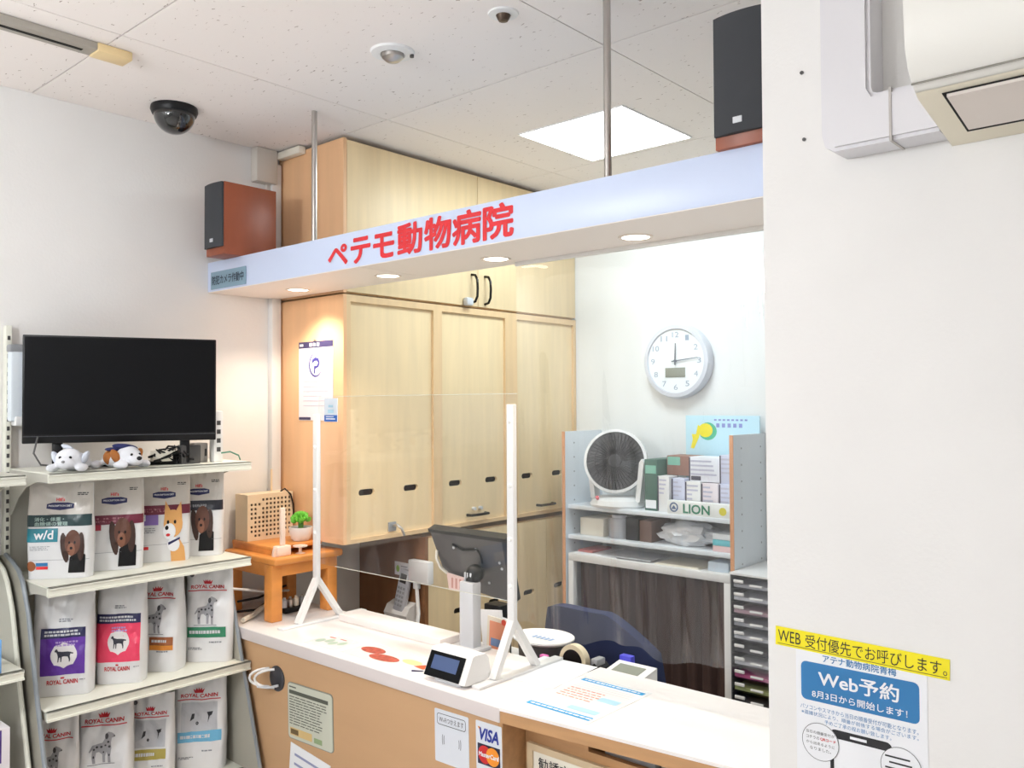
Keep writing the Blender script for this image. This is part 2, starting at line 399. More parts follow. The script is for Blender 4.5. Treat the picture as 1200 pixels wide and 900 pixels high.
# ================================================================== sign beam over the counter
SY0, SY1, SZ0, SZ1 = 1.635, 1.925, 2.067, 2.178
t = thing('sign_beam', 'long white sign beam with red lettering above the counter', 'sign', (-1.84, SY0, SZ0))
MB().box(XL, -0.742, SY0, SY1, SZ0+.002, SZ1, .001).build('fascia', SIGNW, t)
MB().box(XL, -2.06, SY0+.002, SY1-.001, SZ0, SZ0+.004).build('soffit_panel', mk('soffit_cream', (250, 242, 236), 0.5), t)
MB().box(-2.057, -0.742, SY0+.002, SY1-.001, SZ0, SZ0+.004).build('soffit_panel', mk('soffit_cream', (250, 242, 236), 0.5), t)
cells = [('ペ', -2.206, -2.112, .004, .064), ('テ', -2.092, -2.003, .0, .074), ('モ', -1.985, -1.896, .002, .072), ('動', -1.876, -1.776, .0, .086), ('物', -1.762, -1.660, .0, .087), ('病', -1.650, -1.548, .0, .087), ('院', -1.536, -1.434, .0, .087)]
for ch, a, b, lo, hi in cells:
    mb = MB(); text(mb, ch, lambda u, v: (u, SY0-.0012, v), a, b, SZ0+.013+lo, SZ0+.013+hi, bold=0.032)
    mb.build('letter', RED, t, smooth=False)
for x in (-2.418, -1.207):
    p = thing('ceiling_pole', 'thin steel pole hanging the sign beam, %s' % ('beside the wall cabinet' if x < -2 else 'in front of the glowing ceiling panel'), 'pole', (x, 1.732, SZ1), group='sign beam hanger poles')
    MB().cyl((x, 1.732, SZ1), (x, 1.732, ZC), .0095, 20).build('pole', CHROME, p)
    MB().lathe([(.0096, 0), (.020, 0), (.020, .003), (.0096, .006)], (x, 1.732, SZ1), seg=20).build('flange', CHROME, p)
for n, x in enumerate((-2.628, -2.130, -1.655, -1.180)):
    d = thing('downlight', 'small round warm downlight under the sign beam, %s' % ('nearest the left wall', 'second from the left wall', 'third from the left wall', 'nearest the right wall')[n], 'downlight', (x, 1.812, SZ0), group='downlights under the sign beam')
    MB().lathe([(.034, -.001), (.038, -.003), (.043, -.003), (.044, 0)], (x, 1.812, SZ0), seg=28).build('trim_ring', mk('ring_white', (238, 226, 214), 0.4), d)
    MB().lathe([(0, -.0015), (.035, -.0015), (.035, .0)], (x, 1.812, SZ0), seg=28).build('lens', GLOWD, d)
    l = bpy.data.lights.new('downlight_lamp', 'SPOT'); l.energy = P_DOWN; l.spot_size = math.radians(125); l.spot_blend = 0.7; l.shadow_soft_size = .03; l.color = (1.0, 0.86, 0.70)
    lo = bpy.data.objects.new('downlight_lamp', l); COL.objects.link(lo); lo.location = (0, 0, -.02); lo.parent = d
# surveillance notice
t = thing('surveillance_notice', 'small blue grey notice plate at the left end of the sign beam', 'notice', (-2.80, SY0, SZ0+.01))
fn = lambda u, v: (u, SY0-.0042, v)
MB().box(-2.918, -2.682, SY0-.0035, SY0-.0005, SZ0+.008, SZ0+.072, .001).build('plate', mk('plate_blue', (134, 162, 180), 0.5), t)
text(MB(), '防犯カメラ作動中', fn, -2.906, -2.694, SZ0+.024, SZ0+.056, bold=.02).build('lettering', mk('plate_ink', (48, 62, 76), 0.6), t, smooth=False)

# speakers
def speaker(x0, x1, y0, y1, z0, z1, label):
    t = thing('bookshelf_speaker', label, 'speaker', ((x0+x1)/2, (y0+y1)/2, z0), group='speakers on the sign beam')
    MB().box(x0, x1, y0+.018, y1, z0, z1, .002).build('cabinet', CHERRY, t)
    zb = z0+.026
    def f(u, v, w): return (u, y0+.018-w-.010*(1-((u-(x0+x1)/2)/((x1-x0)/2))**2)*(1 if w > 0 else 0), v)
    mb = MB(); n = 8
    us = [x0+.002+(x1-x0-.004)*i/n for i in range(n+1)]
    vs = []; fs = []
    for u in us:
        for w in (0, 1):
            yy = y0+.018-.001 if w == 0 else y0+.010-.008*(1-((u-(x0+x1)/2)/((x1-x0)/2))**2)
            vs += [(u, yy, zb), (u, yy, z1-.002)]
    for i in range(n):
        a = i*4; b = a+4
        fs += [(a+2, b+2, b+3, a+3), (a, a+1, b+1, b), (a+1, a+3, b+3, b+1), (a, b, b+2, a+2)]
    fs += [(0, 2, 3, 1), (n*4, n*4+1, n*4+3, n*4+2)]
    mb.add(vs, fs).build('grille', GRILLE, t)
    cx = x0+(x1-x0)*.52
    MB().box(cx-.010, cx+.010, y0+.0005, y0+.004, zb+.018, zb+.031, .001).build('badge', LGREY, t)
    return t
speaker(-2.832, -2.712, 1.548, 1.775, SZ1, 2.432, 'reddish wood speaker with grey grille on the left end of the beam')
speaker(-0.858, -0.746, 1.606, 1.82, SZ1, 2.455, 'tall black grille speaker on the right end of the beam')

# ================================================================== wall cabinets in the office
CX = -2.53
t = thing('upper_cabinet', 'pale maple upper cabinet with peach end panel touching the ceiling', 'cabinet', (-2.73, 2.64, 2.062))
MB().box(XL+.003, CX-.02, 1.955, 3.347, 2.062, 2.632).build('carcass', MAPLED, t)
MB().box(XL+.003, CX, 1.94, 1.955, 2.062, 2.634).build('end_panel', PEACH, t)
for k, (a, b) in enumerate(((1.957, 2.654), (2.657, 3.345))):
    dr = MB().box(CX-.02, CX-.001, a, b, 2.066, 2.630, .0015).build('door', MAPLE, t)
    yh = 2.615 if k == 0 else 2.697
    MB().tube([(CX, yh, 2.200), (CX+.022, yh, 2.196), (CX+.034, yh, 2.175), (CX+.036, yh, 2.140), (CX+.034, yh, 2.105), (CX+.022, yh, 2.084), (CX, yh, 2.080)], .0055, 10).build('handle', mk('black_chrome', (60, 58, 56), 0.15, metal=0.9), dr)
MB().box(CX, CX+.03, 2.560, 2.600, 2.064, 2.098, .008).build('child_lock', LGREY, t)
t = thing('sliding_cabinet', 'pale maple wall cabinet with three panels and slot handles', 'cabinet', (-2.73, 2.64, 1.137))
Z0, Z1 = 1.137, 2.056
MB().box(XL+.003, CX-.03, 1.955, 3.347, Z0, Z1).build('carcass', MAPLED, t)
MB().box(XL+.003, CX, 1.94, 1.955, Z0, Z1).build('end_panel', PEACH, t)
bays = ((1.973, 2.392), (2.440, 2.829), (2.909, 3.328))
MB().prism([(1.955, Z0), (3.347, Z0), (3.347, Z1), (1.955, Z1)], YZ(CX-.03), 0, .03, holes=[[(a, Z0+.016), (b, Z0+.016), (b, 2.030), (a, 2.030)] for a, b in bays]).build('face_frame', MAPLED, t)
slots = ((2.057, 2.279), (2.526, 2.746), (2.987, 3.207))
for k, (a, b) in enumerate(bays):
    dr = MB().prism([(a, Z0+.016), (b, Z0+.016), (b, 2.030), (a, 2.030)], YZ(CX-.024), 0, .012, holes=[capsule(y, 1.320, .076, .024) for y in slots[k]]).build('sliding_door', MAPLE, t)
    for y in slots[k]:
        MB().prism(capsule(y, 1.320, .080, .028), YZ(CX-.030), .0005, .004).build('slot_handle', HOLE, dr)
    yh = (2.182, 2.650, 3.110)[k]
    if k == 0:
        MB().tube([(CX-.012, yh, 1.180), (CX+.012, yh+.004, 1.186), (CX+.03, yh+.012, 1.172), (CX+.036, yh+.02, 1.145)], .0055, 8).build('door_hook', CHROME, dr)
        MB().box(CX-.012, CX-.006, yh-.022, yh+.016, 1.160, 1.196, .002).build('hook_plate', GREY, dr)
    else:
        MB().tube([(CX-.012, yh-.055, 1.180), (CX+.012, yh-.052, 1.180), (CX+.014, yh, 1.180), (CX+.012, yh+.052, 1.180), (CX-.012, yh+.055, 1.180)], .006, 8).build('pull_handle', mk('black_chrome', (60, 58, 56), 0.15, metal=0.9), dr)
        if k == 1:
            for dy in (-.02, .02): MB().cyl((CX-.012, yh+dy, 1.205), (CX+.004, yh+dy, 1.205), .007, 10).build('lock_button', LGREY, dr)
t = thing('base_cabinet', 'maple base cabinet with brown end panel and black slots under the wall cabinet', 'cabinet', (-2.73, 2.85, 0))
MB().box(XL+.003, CX-.02, 2.36, 3.347, 0.0, 1.115).build('carcass', MAPLED, t)
MB().box(XL+.003, CX, 2.342, 2.36, 0.0, 1.118).build('end_panel', WALNUT, t)
bb = ((2.362, 2.642), (2.646, 2.872), (2.876, 3.110), (3.114, 3.345)); sl = (2.543, 2.754, 2.985, 3.205)
for k, (a, b) in enumerate(bb):
    dr = MB().prism([(a, .06), (b, .06), (b, 1.110), (a, 1.110)], YZ(CX-.018), 0, .016, holes=[capsule(sl[k], .792, .076, .024)]).build('door', MAPLE, t)
    MB().prism(capsule(sl[k], .792, .080, .028), YZ(CX-.0195), 0, .004).build('slot_handle', HOLE, dr)

# ================================================================== reception counter
CZ = 0.888
t = thing('reception_counter', 'long reception counter with white top and tan front', 'counter', (-1.85, 1.8, 0))
MB().box(XL+.003, -1.457, 1.600, 1.972, .849, .886, .002).build('edge_band', CEDGE, t)
MB().box(XL+.003, -1.4575, 1.6005, 1.972, .884, CZ, .0005).build('worktop', CTOP, t)
MB().box(XL+.003, -1.472, 1.613, 1.965, 0, .849).build('front_panel', TAN, t)
MB().box(-1.4715, -1.457, 1.613, 1.965, 0, .849).build('end_panel', TANW, t)
MB().box(-2.47, -1.955, 1.873, 1.972, CZ, .912, .003).build('back_ledge', CTOP, t)
fr = [(-1.4565, 1.600), (-0.744, 1.668), (-0.744, 2.034), (-1.4565, 2.034)]
MB().prism(fr, XY(.880), 0, .008).build('worktop', CTOP, t)
MB().prism([(-1.4565, 1.602), (-0.744, 1.670), (-0.744, 2.032), (-1.4565, 2.032)], XY(.850), 0, .030).build('edge_band', TANW, t)
MB().prism([(-1.4565, 0), (-0.744, 0), (-0.744, .850), (-1.4565, .850)], XZ(1.700), 0, .016, holes=[[(-1.255, .802), (-0.79, .802), (-0.79, .836), (-1.255, .836)]]).build('front_panel', TANW, t)
MB().box(-1.4565, -0.744, 1.716, 2.030, .770, .785).build('inner_shelf', TANW, t)
MB().box(-1.4565, -0.744, 2.014, 2.030, 0, .849).build('back_panel', TANW, t)
for nm, a, b, lab in (('paper_tray', -1.235, -1.09, 'pale grey paper tray on the shelf inside the counter slot'), ('card_box', -1.075, -0.95, 'cream card box beside the tray inside the counter slot')):
    o = MB().box(a, b, 1.74, 1.88, .7852, .822 if nm == 'paper_tray' else .828, .003).build(nm, LGREY if nm == 'paper_tray' else CREAM)
    tag(o, lab, 'box')
# framed plate under the right worktop
t = thing('framed_policy_plate', 'cream framed plate with black heading under the right worktop', 'sign', (-1.29, 1.698, .55))
MB().prism([(-1.440, .50), (-1.130, .50), (-1.130, .782), (-1.440, .782)], XZ(1.686), 0, .012, holes=[[(-1.422, .518), (-1.148, .518), (-1.148, .765), (-1.422, .765)]]).build('frame', mk('plate_frame', (206, 184, 150), 0.5), t)
MB().box(-1.422, -1.148, 1.691, 1.697, .518, .765).build('plate', IVORY, t)
text(MB(), '勧誘方針', FXZ(1.690), -1.405, -1.270, .722, .752, bold=.01).build('heading', INK, t, smooth=False)
mb = MB()
for k in range(7): rect(mb, FXZ(1.690), -1.40, -1.17-.02*(k % 3), .690-k*.022, .696-k*.022, 1)
mb.build('small_print', GINK, t, smooth=False)
# stickers and plaques on the counter front
FY = 1.613
t = thing('rules_plaque', 'grey green plaque with rows of small print on the counter front', 'plaque', (-2.268, FY, .585)); t.rotation_euler = (0, -.03, 0)
q = lambda u, v: (u, -.0042, v)
MB().prism(rrect(-.116, .116, 0, .172, .012), lambda u, v, w: (u, -w, v), .0005, .0035).build('plate', mk('plaque_grey', (204, 206, 190), 0.5), t, world=False)
MB().prism(rrect(-.119, .119, -.003, .175, .014), lambda u, v, w: (u, -w, v), 0.0002, .0025).build('rim', mk('plaque_rim', (150, 152, 140), 0.5), t, world=False)
mb = MB(); rr = random.Random(3)
rect(mb, q, -.108, -.070, .160, .164, 1); rect(mb, q, -.108, .098, .140, .152, 1)
for k in range(11):
    v = .130-k*.0085; u = -.108
    end = .1-rr.random()*.05
    while u < end:
        l = .012+rr.random()*.03; rect(mb, q, u, min(u+l, end), v, v+.0030, 1); u += l+.004
mb.build('small_print', mk('plaque_ink', (92, 94, 84), 0.6), t, world=False, smooth=False)
mb = MB(); rect(mb, q, -.106, .012, .010, .034, 1); mb.build('gold_band', mk('plaque_gold', (220, 190, 130), 0.5), t, world=False, smooth=False)
mb = MB(); rect(mb, lambda u, v: (u, -.0048, v), -.102, -.06, .014, .030, 1); mb.build('brown_mark', mk('plaque_brown', (120, 96, 60), 0.5), t, world=False, smooth=False)
mb = MB(); rect(mb, q, .022, .064, .010, .026, 1); mb.build('green_mark', mk('plaque_green', (150, 172, 128), 0.5), t, world=False, smooth=False)
t = thing('wifi_sticker', 'white sticker with a speech bubble about Wi-Fi on the counter front', 'sticker', (-1.638, FY, .690)); t.rotation_euler = (0, -.02, 0)
MB().prism(rrect(-.064, .064, 0, .140, .004), lambda u, v, w: (u, -w, v), .0003, .0012).build('sheet', mk('sticker_white', (222, 226, 234), 0.5), t, world=False)
q2 = lambda u, v: (u, -.0018, v)
mb = MB(); ring(mb, q2, rrect(-.054, .054, .100, .130, .007), rrect(-.0525, .0525, .1015, .1285, .006)); text(mb, 'Wi-Fiつかえます', q2, -.046, .046, .1075, .122, bold=.0)
mb.build('bubble', INK, t, world=False, smooth=False)
mb = MB()
for sx in (-1, 1):
    for r in (.034, .040): shape(mb, [(sx*r*math.cos(a*.14)+sx*(-.004), .062+r*.4*math.sin(a*.5)) for a in range(-2, 3)]+[(sx*(r-.0022)*math.cos(a*.14)+sx*(-.004), .062+r*.4*math.sin(a*.5)) for a in range(2, -3, -1)], q2, 1)
mb.build('signal_marks', GINK, t, world=False, smooth=False)
t = thing('card_sticker', 'white sticker with VISA and red orange circle card marks', 'sticker', (-1.502, FY, .660)); t.rotation_euler = (0, -.02, 0)
MB().prism(rrect(-.045, .045, 0, .174, .003), lambda u, v, w: (u, -w, v), .0003, .0012).build('sheet', mk('sticker_white', (222, 226, 234), 0.5), t, world=False)
text(MB(), 'VISA', q2, -.036, .034, .128, .158, bold=.035, shear=.18).build('visa_letters', mk('visa_blue', (34, 52, 150), 0.5), t, world=False, smooth=False)
mb = MB(); shape(mb, [(-.038, .160), (-.030, .160), (-.027, .148)], lambda u, v: (u, -.0021, v), 1); mb.build('visa_tip', AMBER, t, world=False, smooth=False)
rect(MB(), q2, -.039, .039, .066, .118, 1).build('navy_field', mk('card_navy', (24, 28, 62), 0.4), t, world=False, smooth=False)
shape(MB(), circ(-.014, .092, .023), lambda u, v: (u, -.0022, v), 1).build('red_disc', mk('card_red', (206, 36, 40), 0.4), t, world=False, smooth=False)
shape(MB(), circ(.014, .092, .023), lambda u, v: (u, -.0026, v), 1).build('orange_disc', mk('card_orange', (244, 150, 40), 0.4), t, world=False, smooth=False)
text(MB(), 'MasterCard', lambda u, v: (u, -.0031, v), -.034, .034, .087, .098, bold=.03, shear=.1).build('card_letters', PAPER, t, world=False, smooth=False)
t = thing('front_notice', 'white paper notice low on the counter front, cut by the frame', 'notice', (-2.30, FY, .26)); t.rotation_euler = (0, .10, 0)
MB().box(-.105, .105, -.0015, -.0003, 0, .297).build('sheet', PAPER, t, world=False)
mb = MB()
for k in range(6): rect(mb, q2, -.08, .07-.02*(k % 2), .262-k*.03, .270-k*.03, 1)
mb.build('small_print', mk('lilac_text', (150, 156, 190), 0.6), t, world=False, smooth=False)
# leash hook
t = thing('leash_hook', 'round black wall hook with white wire loops on the counter front', 'hook', (-2.452, FY, .75))
MB().lathe([(0, -.008), (.034, -.008), (.041, -.004), (.041, -.0003)], (-2.452, FY, .752), 'y', 28).build('disc', mk('hook_black', (54, 54, 60), 0.4), t)
for k, (dx, dy) in enumerate(((-.006, 0), (-.030, .004))):
    pts = [(-2.452+dx-.052*math.sin(a*PI/10)*0.9, FY-.008-.045*math.sin(a*PI/10)-dy, .752+.030*math.cos(a*PI/10)) for a in range(11)]
    MB().tube(pts, .0042, 8).build('wire_loop', WHITE, t)
MB().tube([(-2.432, FY-.01, .735), (-2.46, FY-.03, .727), (-2.50, FY-.045, .726)], .004, 8).build('wire_end', LGREY, t)

# ================================================================== on the counter
def flat(name, x0, x1, y0, y1, z, mat, label, cat, rz=0.0, th=.0010):
    t = thing(name, label, cat, ((x0+x1)/2, (y0+y1)/2, z), rz)
    hx, hy = (x1-x0)/2, (y1-y0)/2
    MB().box(-hx, hx, -hy, hy, 0.0002, th).build('sheet', mat, t, world=False)
    return t, hx, hy, (lambda u, v: (u, v, th+.0005))
LAM = mk('laminate_sheet', (240, 240, 240), 0.25)
t, hx, hy, q = flat('price_notice', -1.440, -1.222, 1.652, 1.940, CZ, LAM, 'laminated notice with two cyan bars on the right worktop', 'notice', rz=.0)
mb = MB(); rect(mb, q, -.099, .099, -.126, -.104, 1); mb.build('cyan_bar', CYAN, t, world=False, smooth=False); rect(MB(), q, -.099, .099, .108, .128, 1).build('cyan_bar', CYAN, t, world=False, smooth=False)
qq = lambda u, v: (u, v, .0020)
mb = MB(); rr = random.Random(5)
for v in (-.119, .114):
    u = -.09
    while u < .085: l = .006+rr.random()*.012; rect(mb, qq, u, u+l, v, v+.007, 1); u += l+.003
mb.build('bar_text', PAPER, t, world=False, smooth=False)
mb = MB(); rect(mb, q, -.0, .09, -.088, -.062, 1); mb.build('pale_cell', PALEBLUE, t, world=False, smooth=False); rect(MB(), q, .03, .09, .0, .03, 1).build('pale_cell', PALEBLUE, t, world=False, smooth=False)
mb = MB()
for k in range(5):
    u = -.085
    while u < .02: l = .006+rr.random()*.014; rect(mb, q, u, u+l, -.02+k*.016, -.015+k*.016, 1); u += l+.004
mb.build('red_text', mk('red_small_print', (226, 140, 120), 0.6), t, world=False, smooth=False)
mb = MB()
for k in range(3): rect(mb, q, -.09, .09, .062+k*.014, .0655+k*.014, 1)
for v in (-.05, .05): rect(mb, q, -.095, .095, v, v+.001, 1)
mb.build('table_lines', mk('pale_print', (200, 196, 200), 0.6), t, world=False, smooth=False)
t, hx, hy, q = flat('green_leaflet', -2.335, -2.19, 1.635, 1.745, CZ, LAM, 'pale leaflet with green print at the left of the worktop', 'leaflet', rz=.05)
mb = MB()
for k in range(4): shape(mb, circ(-.045+.03*k, -.01+.014*(k % 2), .014, 10, .020), q, 1)
mb.build('green_print', mk('pale_green_print', (176, 196, 180), 0.5), t, world=False, smooth=False)
mb = MB(); rect(mb, lambda u, v: (u, v, .0018), -.05, -.02, .030, .036, 1); rect(mb, lambda u, v: (u, v, .0018), .0, .03, .032, .037, 1); mb.build('red_print', mk('soft_red', (214, 120, 110), 0.5), t, world=False, smooth=False)
t, hx, hy, q = flat('photo_leaflet', -2.155, -1.80, 1.637, 1.765, CZ, LAM, 'white leaflet with two red oval photos on the worktop', 'leaflet', rz=-.02)
mb = MB(); shape(mb, circ(-.110, .012, .052, 20, .026), q, 1); shape(mb, [(p[0]+.35*p[1], p[1]) for p in circ(-.015, -.018, .060, 20, .026)], q, 1); mb.build('photo', mk('raw_red', (196, 92, 76), 0.5, var=0.45, vscale=60), t, world=False, smooth=False)
mb = MB(); shape(mb, circ(.075, .010, .040, 16, .018), q, 1); mb.build('yellow_print', mk('soft_yellow', (246, 226, 160), 0.5), t, world=False, smooth=False)
mb = MB(); shape(mb, [(.105, -.012), (.135, .030), (.160, .008), (.150, -.016)], q, 1); mb.build('orange_print', mk('orange_print', (226, 96, 52), 0.5), t, world=False, smooth=False)
mb = MB(); shape(mb, [(.128, -.038), (.16, -.020), (.165, -.030), (.140, -.05)], q, 1); mb.build('blue_print', NAVY, t, world=False, smooth=False)
t, *_ = flat('blank_paper', -1.640, -1.452, 1.79, 2.02, CZ, PAPER, 'white paper sheet lying between the display and the partition foot', 'paper', rz=.08)
t = thing('card_reader', 'small flat grey card reader behind the customer display', 'card reader', (-1.80, 1.80, CZ))
MB().box(-1.840, -1.745, 1.775, 1.838, CZ, CZ+.014, .004).build('body', LGREY, t)
MB().box(-1.815, -1.765, 1.788, 1.806, CZ+.014, CZ+.0152).build('key_strip', GREY, t)

# customer display
t = thing('customer_display', 'white customer display with dark blue screen at the counter edge', 'display', (-1.69, 1.68, CZ))
prof = [(1.633, .899), (1.666, .966), (1.672, .970), (1.716, .969), (1.728, .955), (1.738, .905), (1.72, .898), (1.65, .896)]
MB().prism(prof, lambda u, v, w: (w, u, v), -1.772, -1.612).build('housing', WHITE, t)
MB().box(-1.735, -1.635, 1.640, 1.715, CZ, .900, .004).build('foot', LGREY, t)
n = Vector((0, -.067, .033)).normalized()
def scr(off): return lambda u, v: Vector((u, 1.633+.033*v, .899+.067*v))+n*off
mb = MB(); mb.prism([(-1.768, .02), (-1.634, .02), (-1.634, .93), (-1.768, .93)], lambda u, v, w: tuple(scr(w)(u, v)), .0003, .003); mb.build('screen', SCREEN, t)
rect(MB(), lambda u, v: tuple(scr(.0035)(u, v)), -1.750, -1.652, .30, .80, 2).build('lcd', LCDB, t, smooth=False)

# acrylic partition
t = thing('acrylic_partition', 'clear acrylic partition between two white posts on the counter', 'partition', (-2.055, 1.82, CZ))
MB().box(-2.515, -1.585, 1.8185, 1.8215, 1.092, 1.678).build('sheet', ACRYL, t)
mb = MB(); mb.box(-2.42, -1.585, 1.8184, 1.8216, 1.6775, 1.6790); mb.box(-2.42, -1.585, 1.8184, 1.8216, 1.0912, 1.0925); mb.build('sheet_highlight', ACRYLHI, t)  # opaque pale strips paint the edge highlight of the clear sheet
for x, top in ((-2.512, 1.615), (-1.597, 1.648)):
    p = MB().box(x-.0125, x+.0125, 1.802, 1.818, 1.02, top, .002).build('post', WHITE, t)
    for sgn in (-1, 1):
        a = Vector((x, 1.810, 1.04)); b = Vector((x, 1.822+sgn*.090, CZ+.008)); d = (b-a).normalized(); nn = Vector((0, -d.z, d.y))
        mb = MB(); c = [a-nn*.009, a+nn*.009, b+nn*.009, b-nn*.009]
        mb.add([tuple(v+Vector((ex, 0, 0))) for ex in (-.0115, .0115) for v in c], [(0, 1, 2, 3), (7, 6, 5, 4), (0, 4, 5, 1), (1, 5, 6, 2), (2, 6, 7, 3), (3, 7, 4, 0)]); mb.build('leg', WHITE, t)
    MB().box(x-.016, x+.016, 1.660, 2.02, CZ+.0003, CZ+.0085, .002).build('foot', WHITE, t)
    for z in ([1.20, 1.35, 1.50] if x < -2 else [1.14, 1.27, 1.42, 1.60]):
        MB().lathe([(0, -.006), (.005, -.005), (.007, 0)], (x, 1.802, z), 'y', 14).build('screw', mk('screw_white', (246, 246, 246), 0.2), p)
t = thing('blue_tag', 'small white and blue tag clipped on the left partition post', 'tag', (-2.435, 1.8165, 1.590))
MB().box(-2.475, -2.402, 1.8155, 1.8175, 1.590, 1.672).build('card', mk('tag_white', (224, 234, 246), 0.5), t)
rect(MB(), FXZ(1.8148), -2.475, -2.402, 1.591, 1.613, 1).build('blue_band', mk('tag_blue', (44, 108, 200), 0.5), t, smooth=False)
mb = MB(); rect(mb, FXZ(1.8142), -2.465, -2.412, 1.598, 1.602, 1); rect(mb, FXZ(1.8142), -2.465, -2.420, 1.606, 1.609, 1); mb.build('band_text', PAPER, t, smooth=False)
mb = MB(); rect(mb, FXZ(1.8148), -2.455, -2.422, 1.620, 1.632, 1); rect(mb, FXZ(1.8148), -2.452, -2.425, 1.640, 1.648, 1); mb.build('pale_mark', PALEBLUE, t, smooth=False)

# vinyl curtain under the beam
t = thing('vinyl_curtain', 'clear vinyl sheet hanging under the right half of the beam', 'curtain', (-1.2, 1.9, 1.0))
def vin(u, v):
    x = -1.655+u*.908; z0 = 1.004+.012*math.sin(u*19)+.006*math.sin(u*41+1)
    z = z0+(SZ0-.001-z0)*v; k = 1-v*.85
    y = 1.900+k*(.010*math.sin(u*23+.6*math.sin(v*3))+.006*math.sin(u*57+v*4)+.003*noise.noise(Vector((u*9, v*7, 2))))
    return (x, y, z)
MB().grid(vin, 120, 50).build('sheet', VINYL, t, recalc=False)
MB().box(-1.655, -0.747, 1.893, 1.903, SZ0-.012, SZ0, .001).build('hanging_strip', mk('strip_clear', (232, 230, 226), 0.3), t)

# calendar on the cabinet end panel
t = thing('wall_calendar', 'white poster calendar with dark blue header on the peach panel', 'calendar', (-2.697, 1.94, 1.59))
q = FXZ(1.9374)
MB().box(-2.805, -2.590, 1.9380, 1.9395, 1.590, 1.890).build('sheet', mk('cal_paper', (236, 230, 236), 0.6), t)
rect(MB(), q, -2.805, -2.590, 1.866, 1.890, 1).build('header', mk('cal_navy', (62, 56, 96), 0.5), t, smooth=False)
mb = MB(); rr = random.Random(9)
for u in (-2.735, -2.712, -2.689): rect(mb, FXZ(1.9368), u, u+.016, 1.871, 1.884, 1)
rect(mb, FXZ(1.9368), -2.798, -2.775, 1.873, 1.882, 1)
mb.build('header_text', PAPER, t, smooth=False)
mb = MB()
ring(mb, q, [(-2.697+.042*math.cos(a*PI/16), 1.800+.046*math.sin(a*PI/16)) for a in range(32)], [(-2.694+.0385*math.cos(a*PI/16), 1.802+.042*math.sin(a*PI/16)) for a in range(32)])
shape(mb, [(-2.722, 1.803), (-2.716, 1.822), (-2.698, 1.829), (-2.678, 1.824), (-2.670, 1.808), (-2.678, 1.792), (-2.698, 1.786), (-2.700, 1.768), (-2.708, 1.768), (-2.706, 1.796), (-2.688, 1.797), (-2.681, 1.808), (-2.690, 1.816), (-2.704, 1.815)], q, 1)
mb.build('emblem', mk('cal_ink', (70, 66, 150), 0.5), t, smooth=False)
mb = MB()
for k in range(6): rect(mb, q, -2.775, -2.66+.02*(k % 3), 1.735-k*.018, 1.7375-k*.018, 1)
mb.build('faint_lines', mk('cal_faint', (206, 198, 214), 0.6), t, smooth=False)
rect(MB(), q, -2.803, -2.728, 1.592, 1.602, 1).build('foot_band', mk('cal_navy', (62, 56, 96), 0.5), t, smooth=False)
MB().cyl((-2.697, 1.939, 1.893), (-2.697, 1.930, 1.893), .004, 8).build('pin', CHROME, t)

# ================================================================== pine table on the counter's left end
t = thing('pine_table', 'small honey pine table standing on the left end of the counter', 'table', (-2.76, 1.84, CZ))
MB().box(-2.925, -2.588, 1.692, 1.985, 1.088, 1.114, .008, 3).build('tabletop', ORANGE, t)
for x, y in ((-2.640, 1.718), (-2.640, 1.955), (-2.90, 1.718), (-2.90, 1.955)):
    MB().box(x-.025, x+.025, y-.022, y+.022, CZ, 1.088, .004).build('leg', ORANGE, t)
for a in ((-2.630, -2.614, 1.735, 1.935), (-2.915, -2.900, 1.735, 1.935)): MB().box(*a, 1.045, 1.088).build('apron', ORANGE, t)
for a in ((-2.88, -2.66, 1.700, 1.716), (-2.88, -2.66, 1.950, 1.966)): MB().box(*a, 1.045, 1.088).build('apron', ORANGE, t)
t = thing('pine_riser', 'low pine riser board on the little table', 'riser', (-2.79, 1.83, 1.114))
MB().box(-2.925, -2.655, 1.725, 1.936, 1.130, 1.144, .003).build('board', ORANGE, t)
for y in (1.735, 1.92): MB().box(-2.925, -2.665, y-.007, y+.007, 1.114, 1.130).build('foot', ORANGE, t)
# cream perforated box
t = thing('perforated_box', 'cream plastic box with rows of square holes on the riser', 'box', (-2.875, 1.835, 1.144))
bx0, bx1, by0, by1, bz0, bz1 = -2.918, -2.835, 1.735, 1.932, 1.144, 1.315
holes = []; rr = random.Random(2)
for i in range(11):
    for j in range(9):
        if (j == 0 and i in (0, 3, 9)) or (j == 8 and i in (0, 1, 2)) or rr.random() < .06: continue
        y = by0+.018+i*.0163; z = bz0+.018+j*.0165; holes.append([(y-.0045, z-.0045), (y+.0045, z-.0045), (y+.0045, z+.0045), (y-.0045, z+.0045)])
MB().prism([(by0, bz0), (by1, bz0), (by1, bz1), (by0, bz1)], YZ(bx1-.004), 0, .004, holes=holes).build('perforated_face', CREAM, t)
mb = MB(); mb.box(bx0, bx1-.004, by0, by0+.004, bz0, bz1); mb.box(bx0, bx1-.004, by1-.004, by1, bz0, bz1); mb.box(bx0, bx1-.004, by0+.004, by1-.004, bz0, bz0+.004); mb.box(bx0, bx1-.004, by0+.004, by1-.004, bz1-.004, bz1); mb.box(bx0, bx0+.004, by0+.004, by1-.004, bz0+.004, bz1-.004)
mb.build('shell', CREAM, t)
MB().box(bx0+.006, bx1-.008, by0+.008, by1-.008, bz0+.006, bz1-.006).build('inside', mk('box_inside', (96, 76, 58), 0.8), t)
MB().tube([(bx1-.03, by1-.035, bz1+.001), (bx1-.01, by1-.03, bz1+.012), (bx1+.006, by1-.014, bz1-.01), (bx1+.006, by1-.002, bz1-.05), (bx1+.004, by1+.002, bz1-.12)], .003, 8).build('cord', BLACK, t)
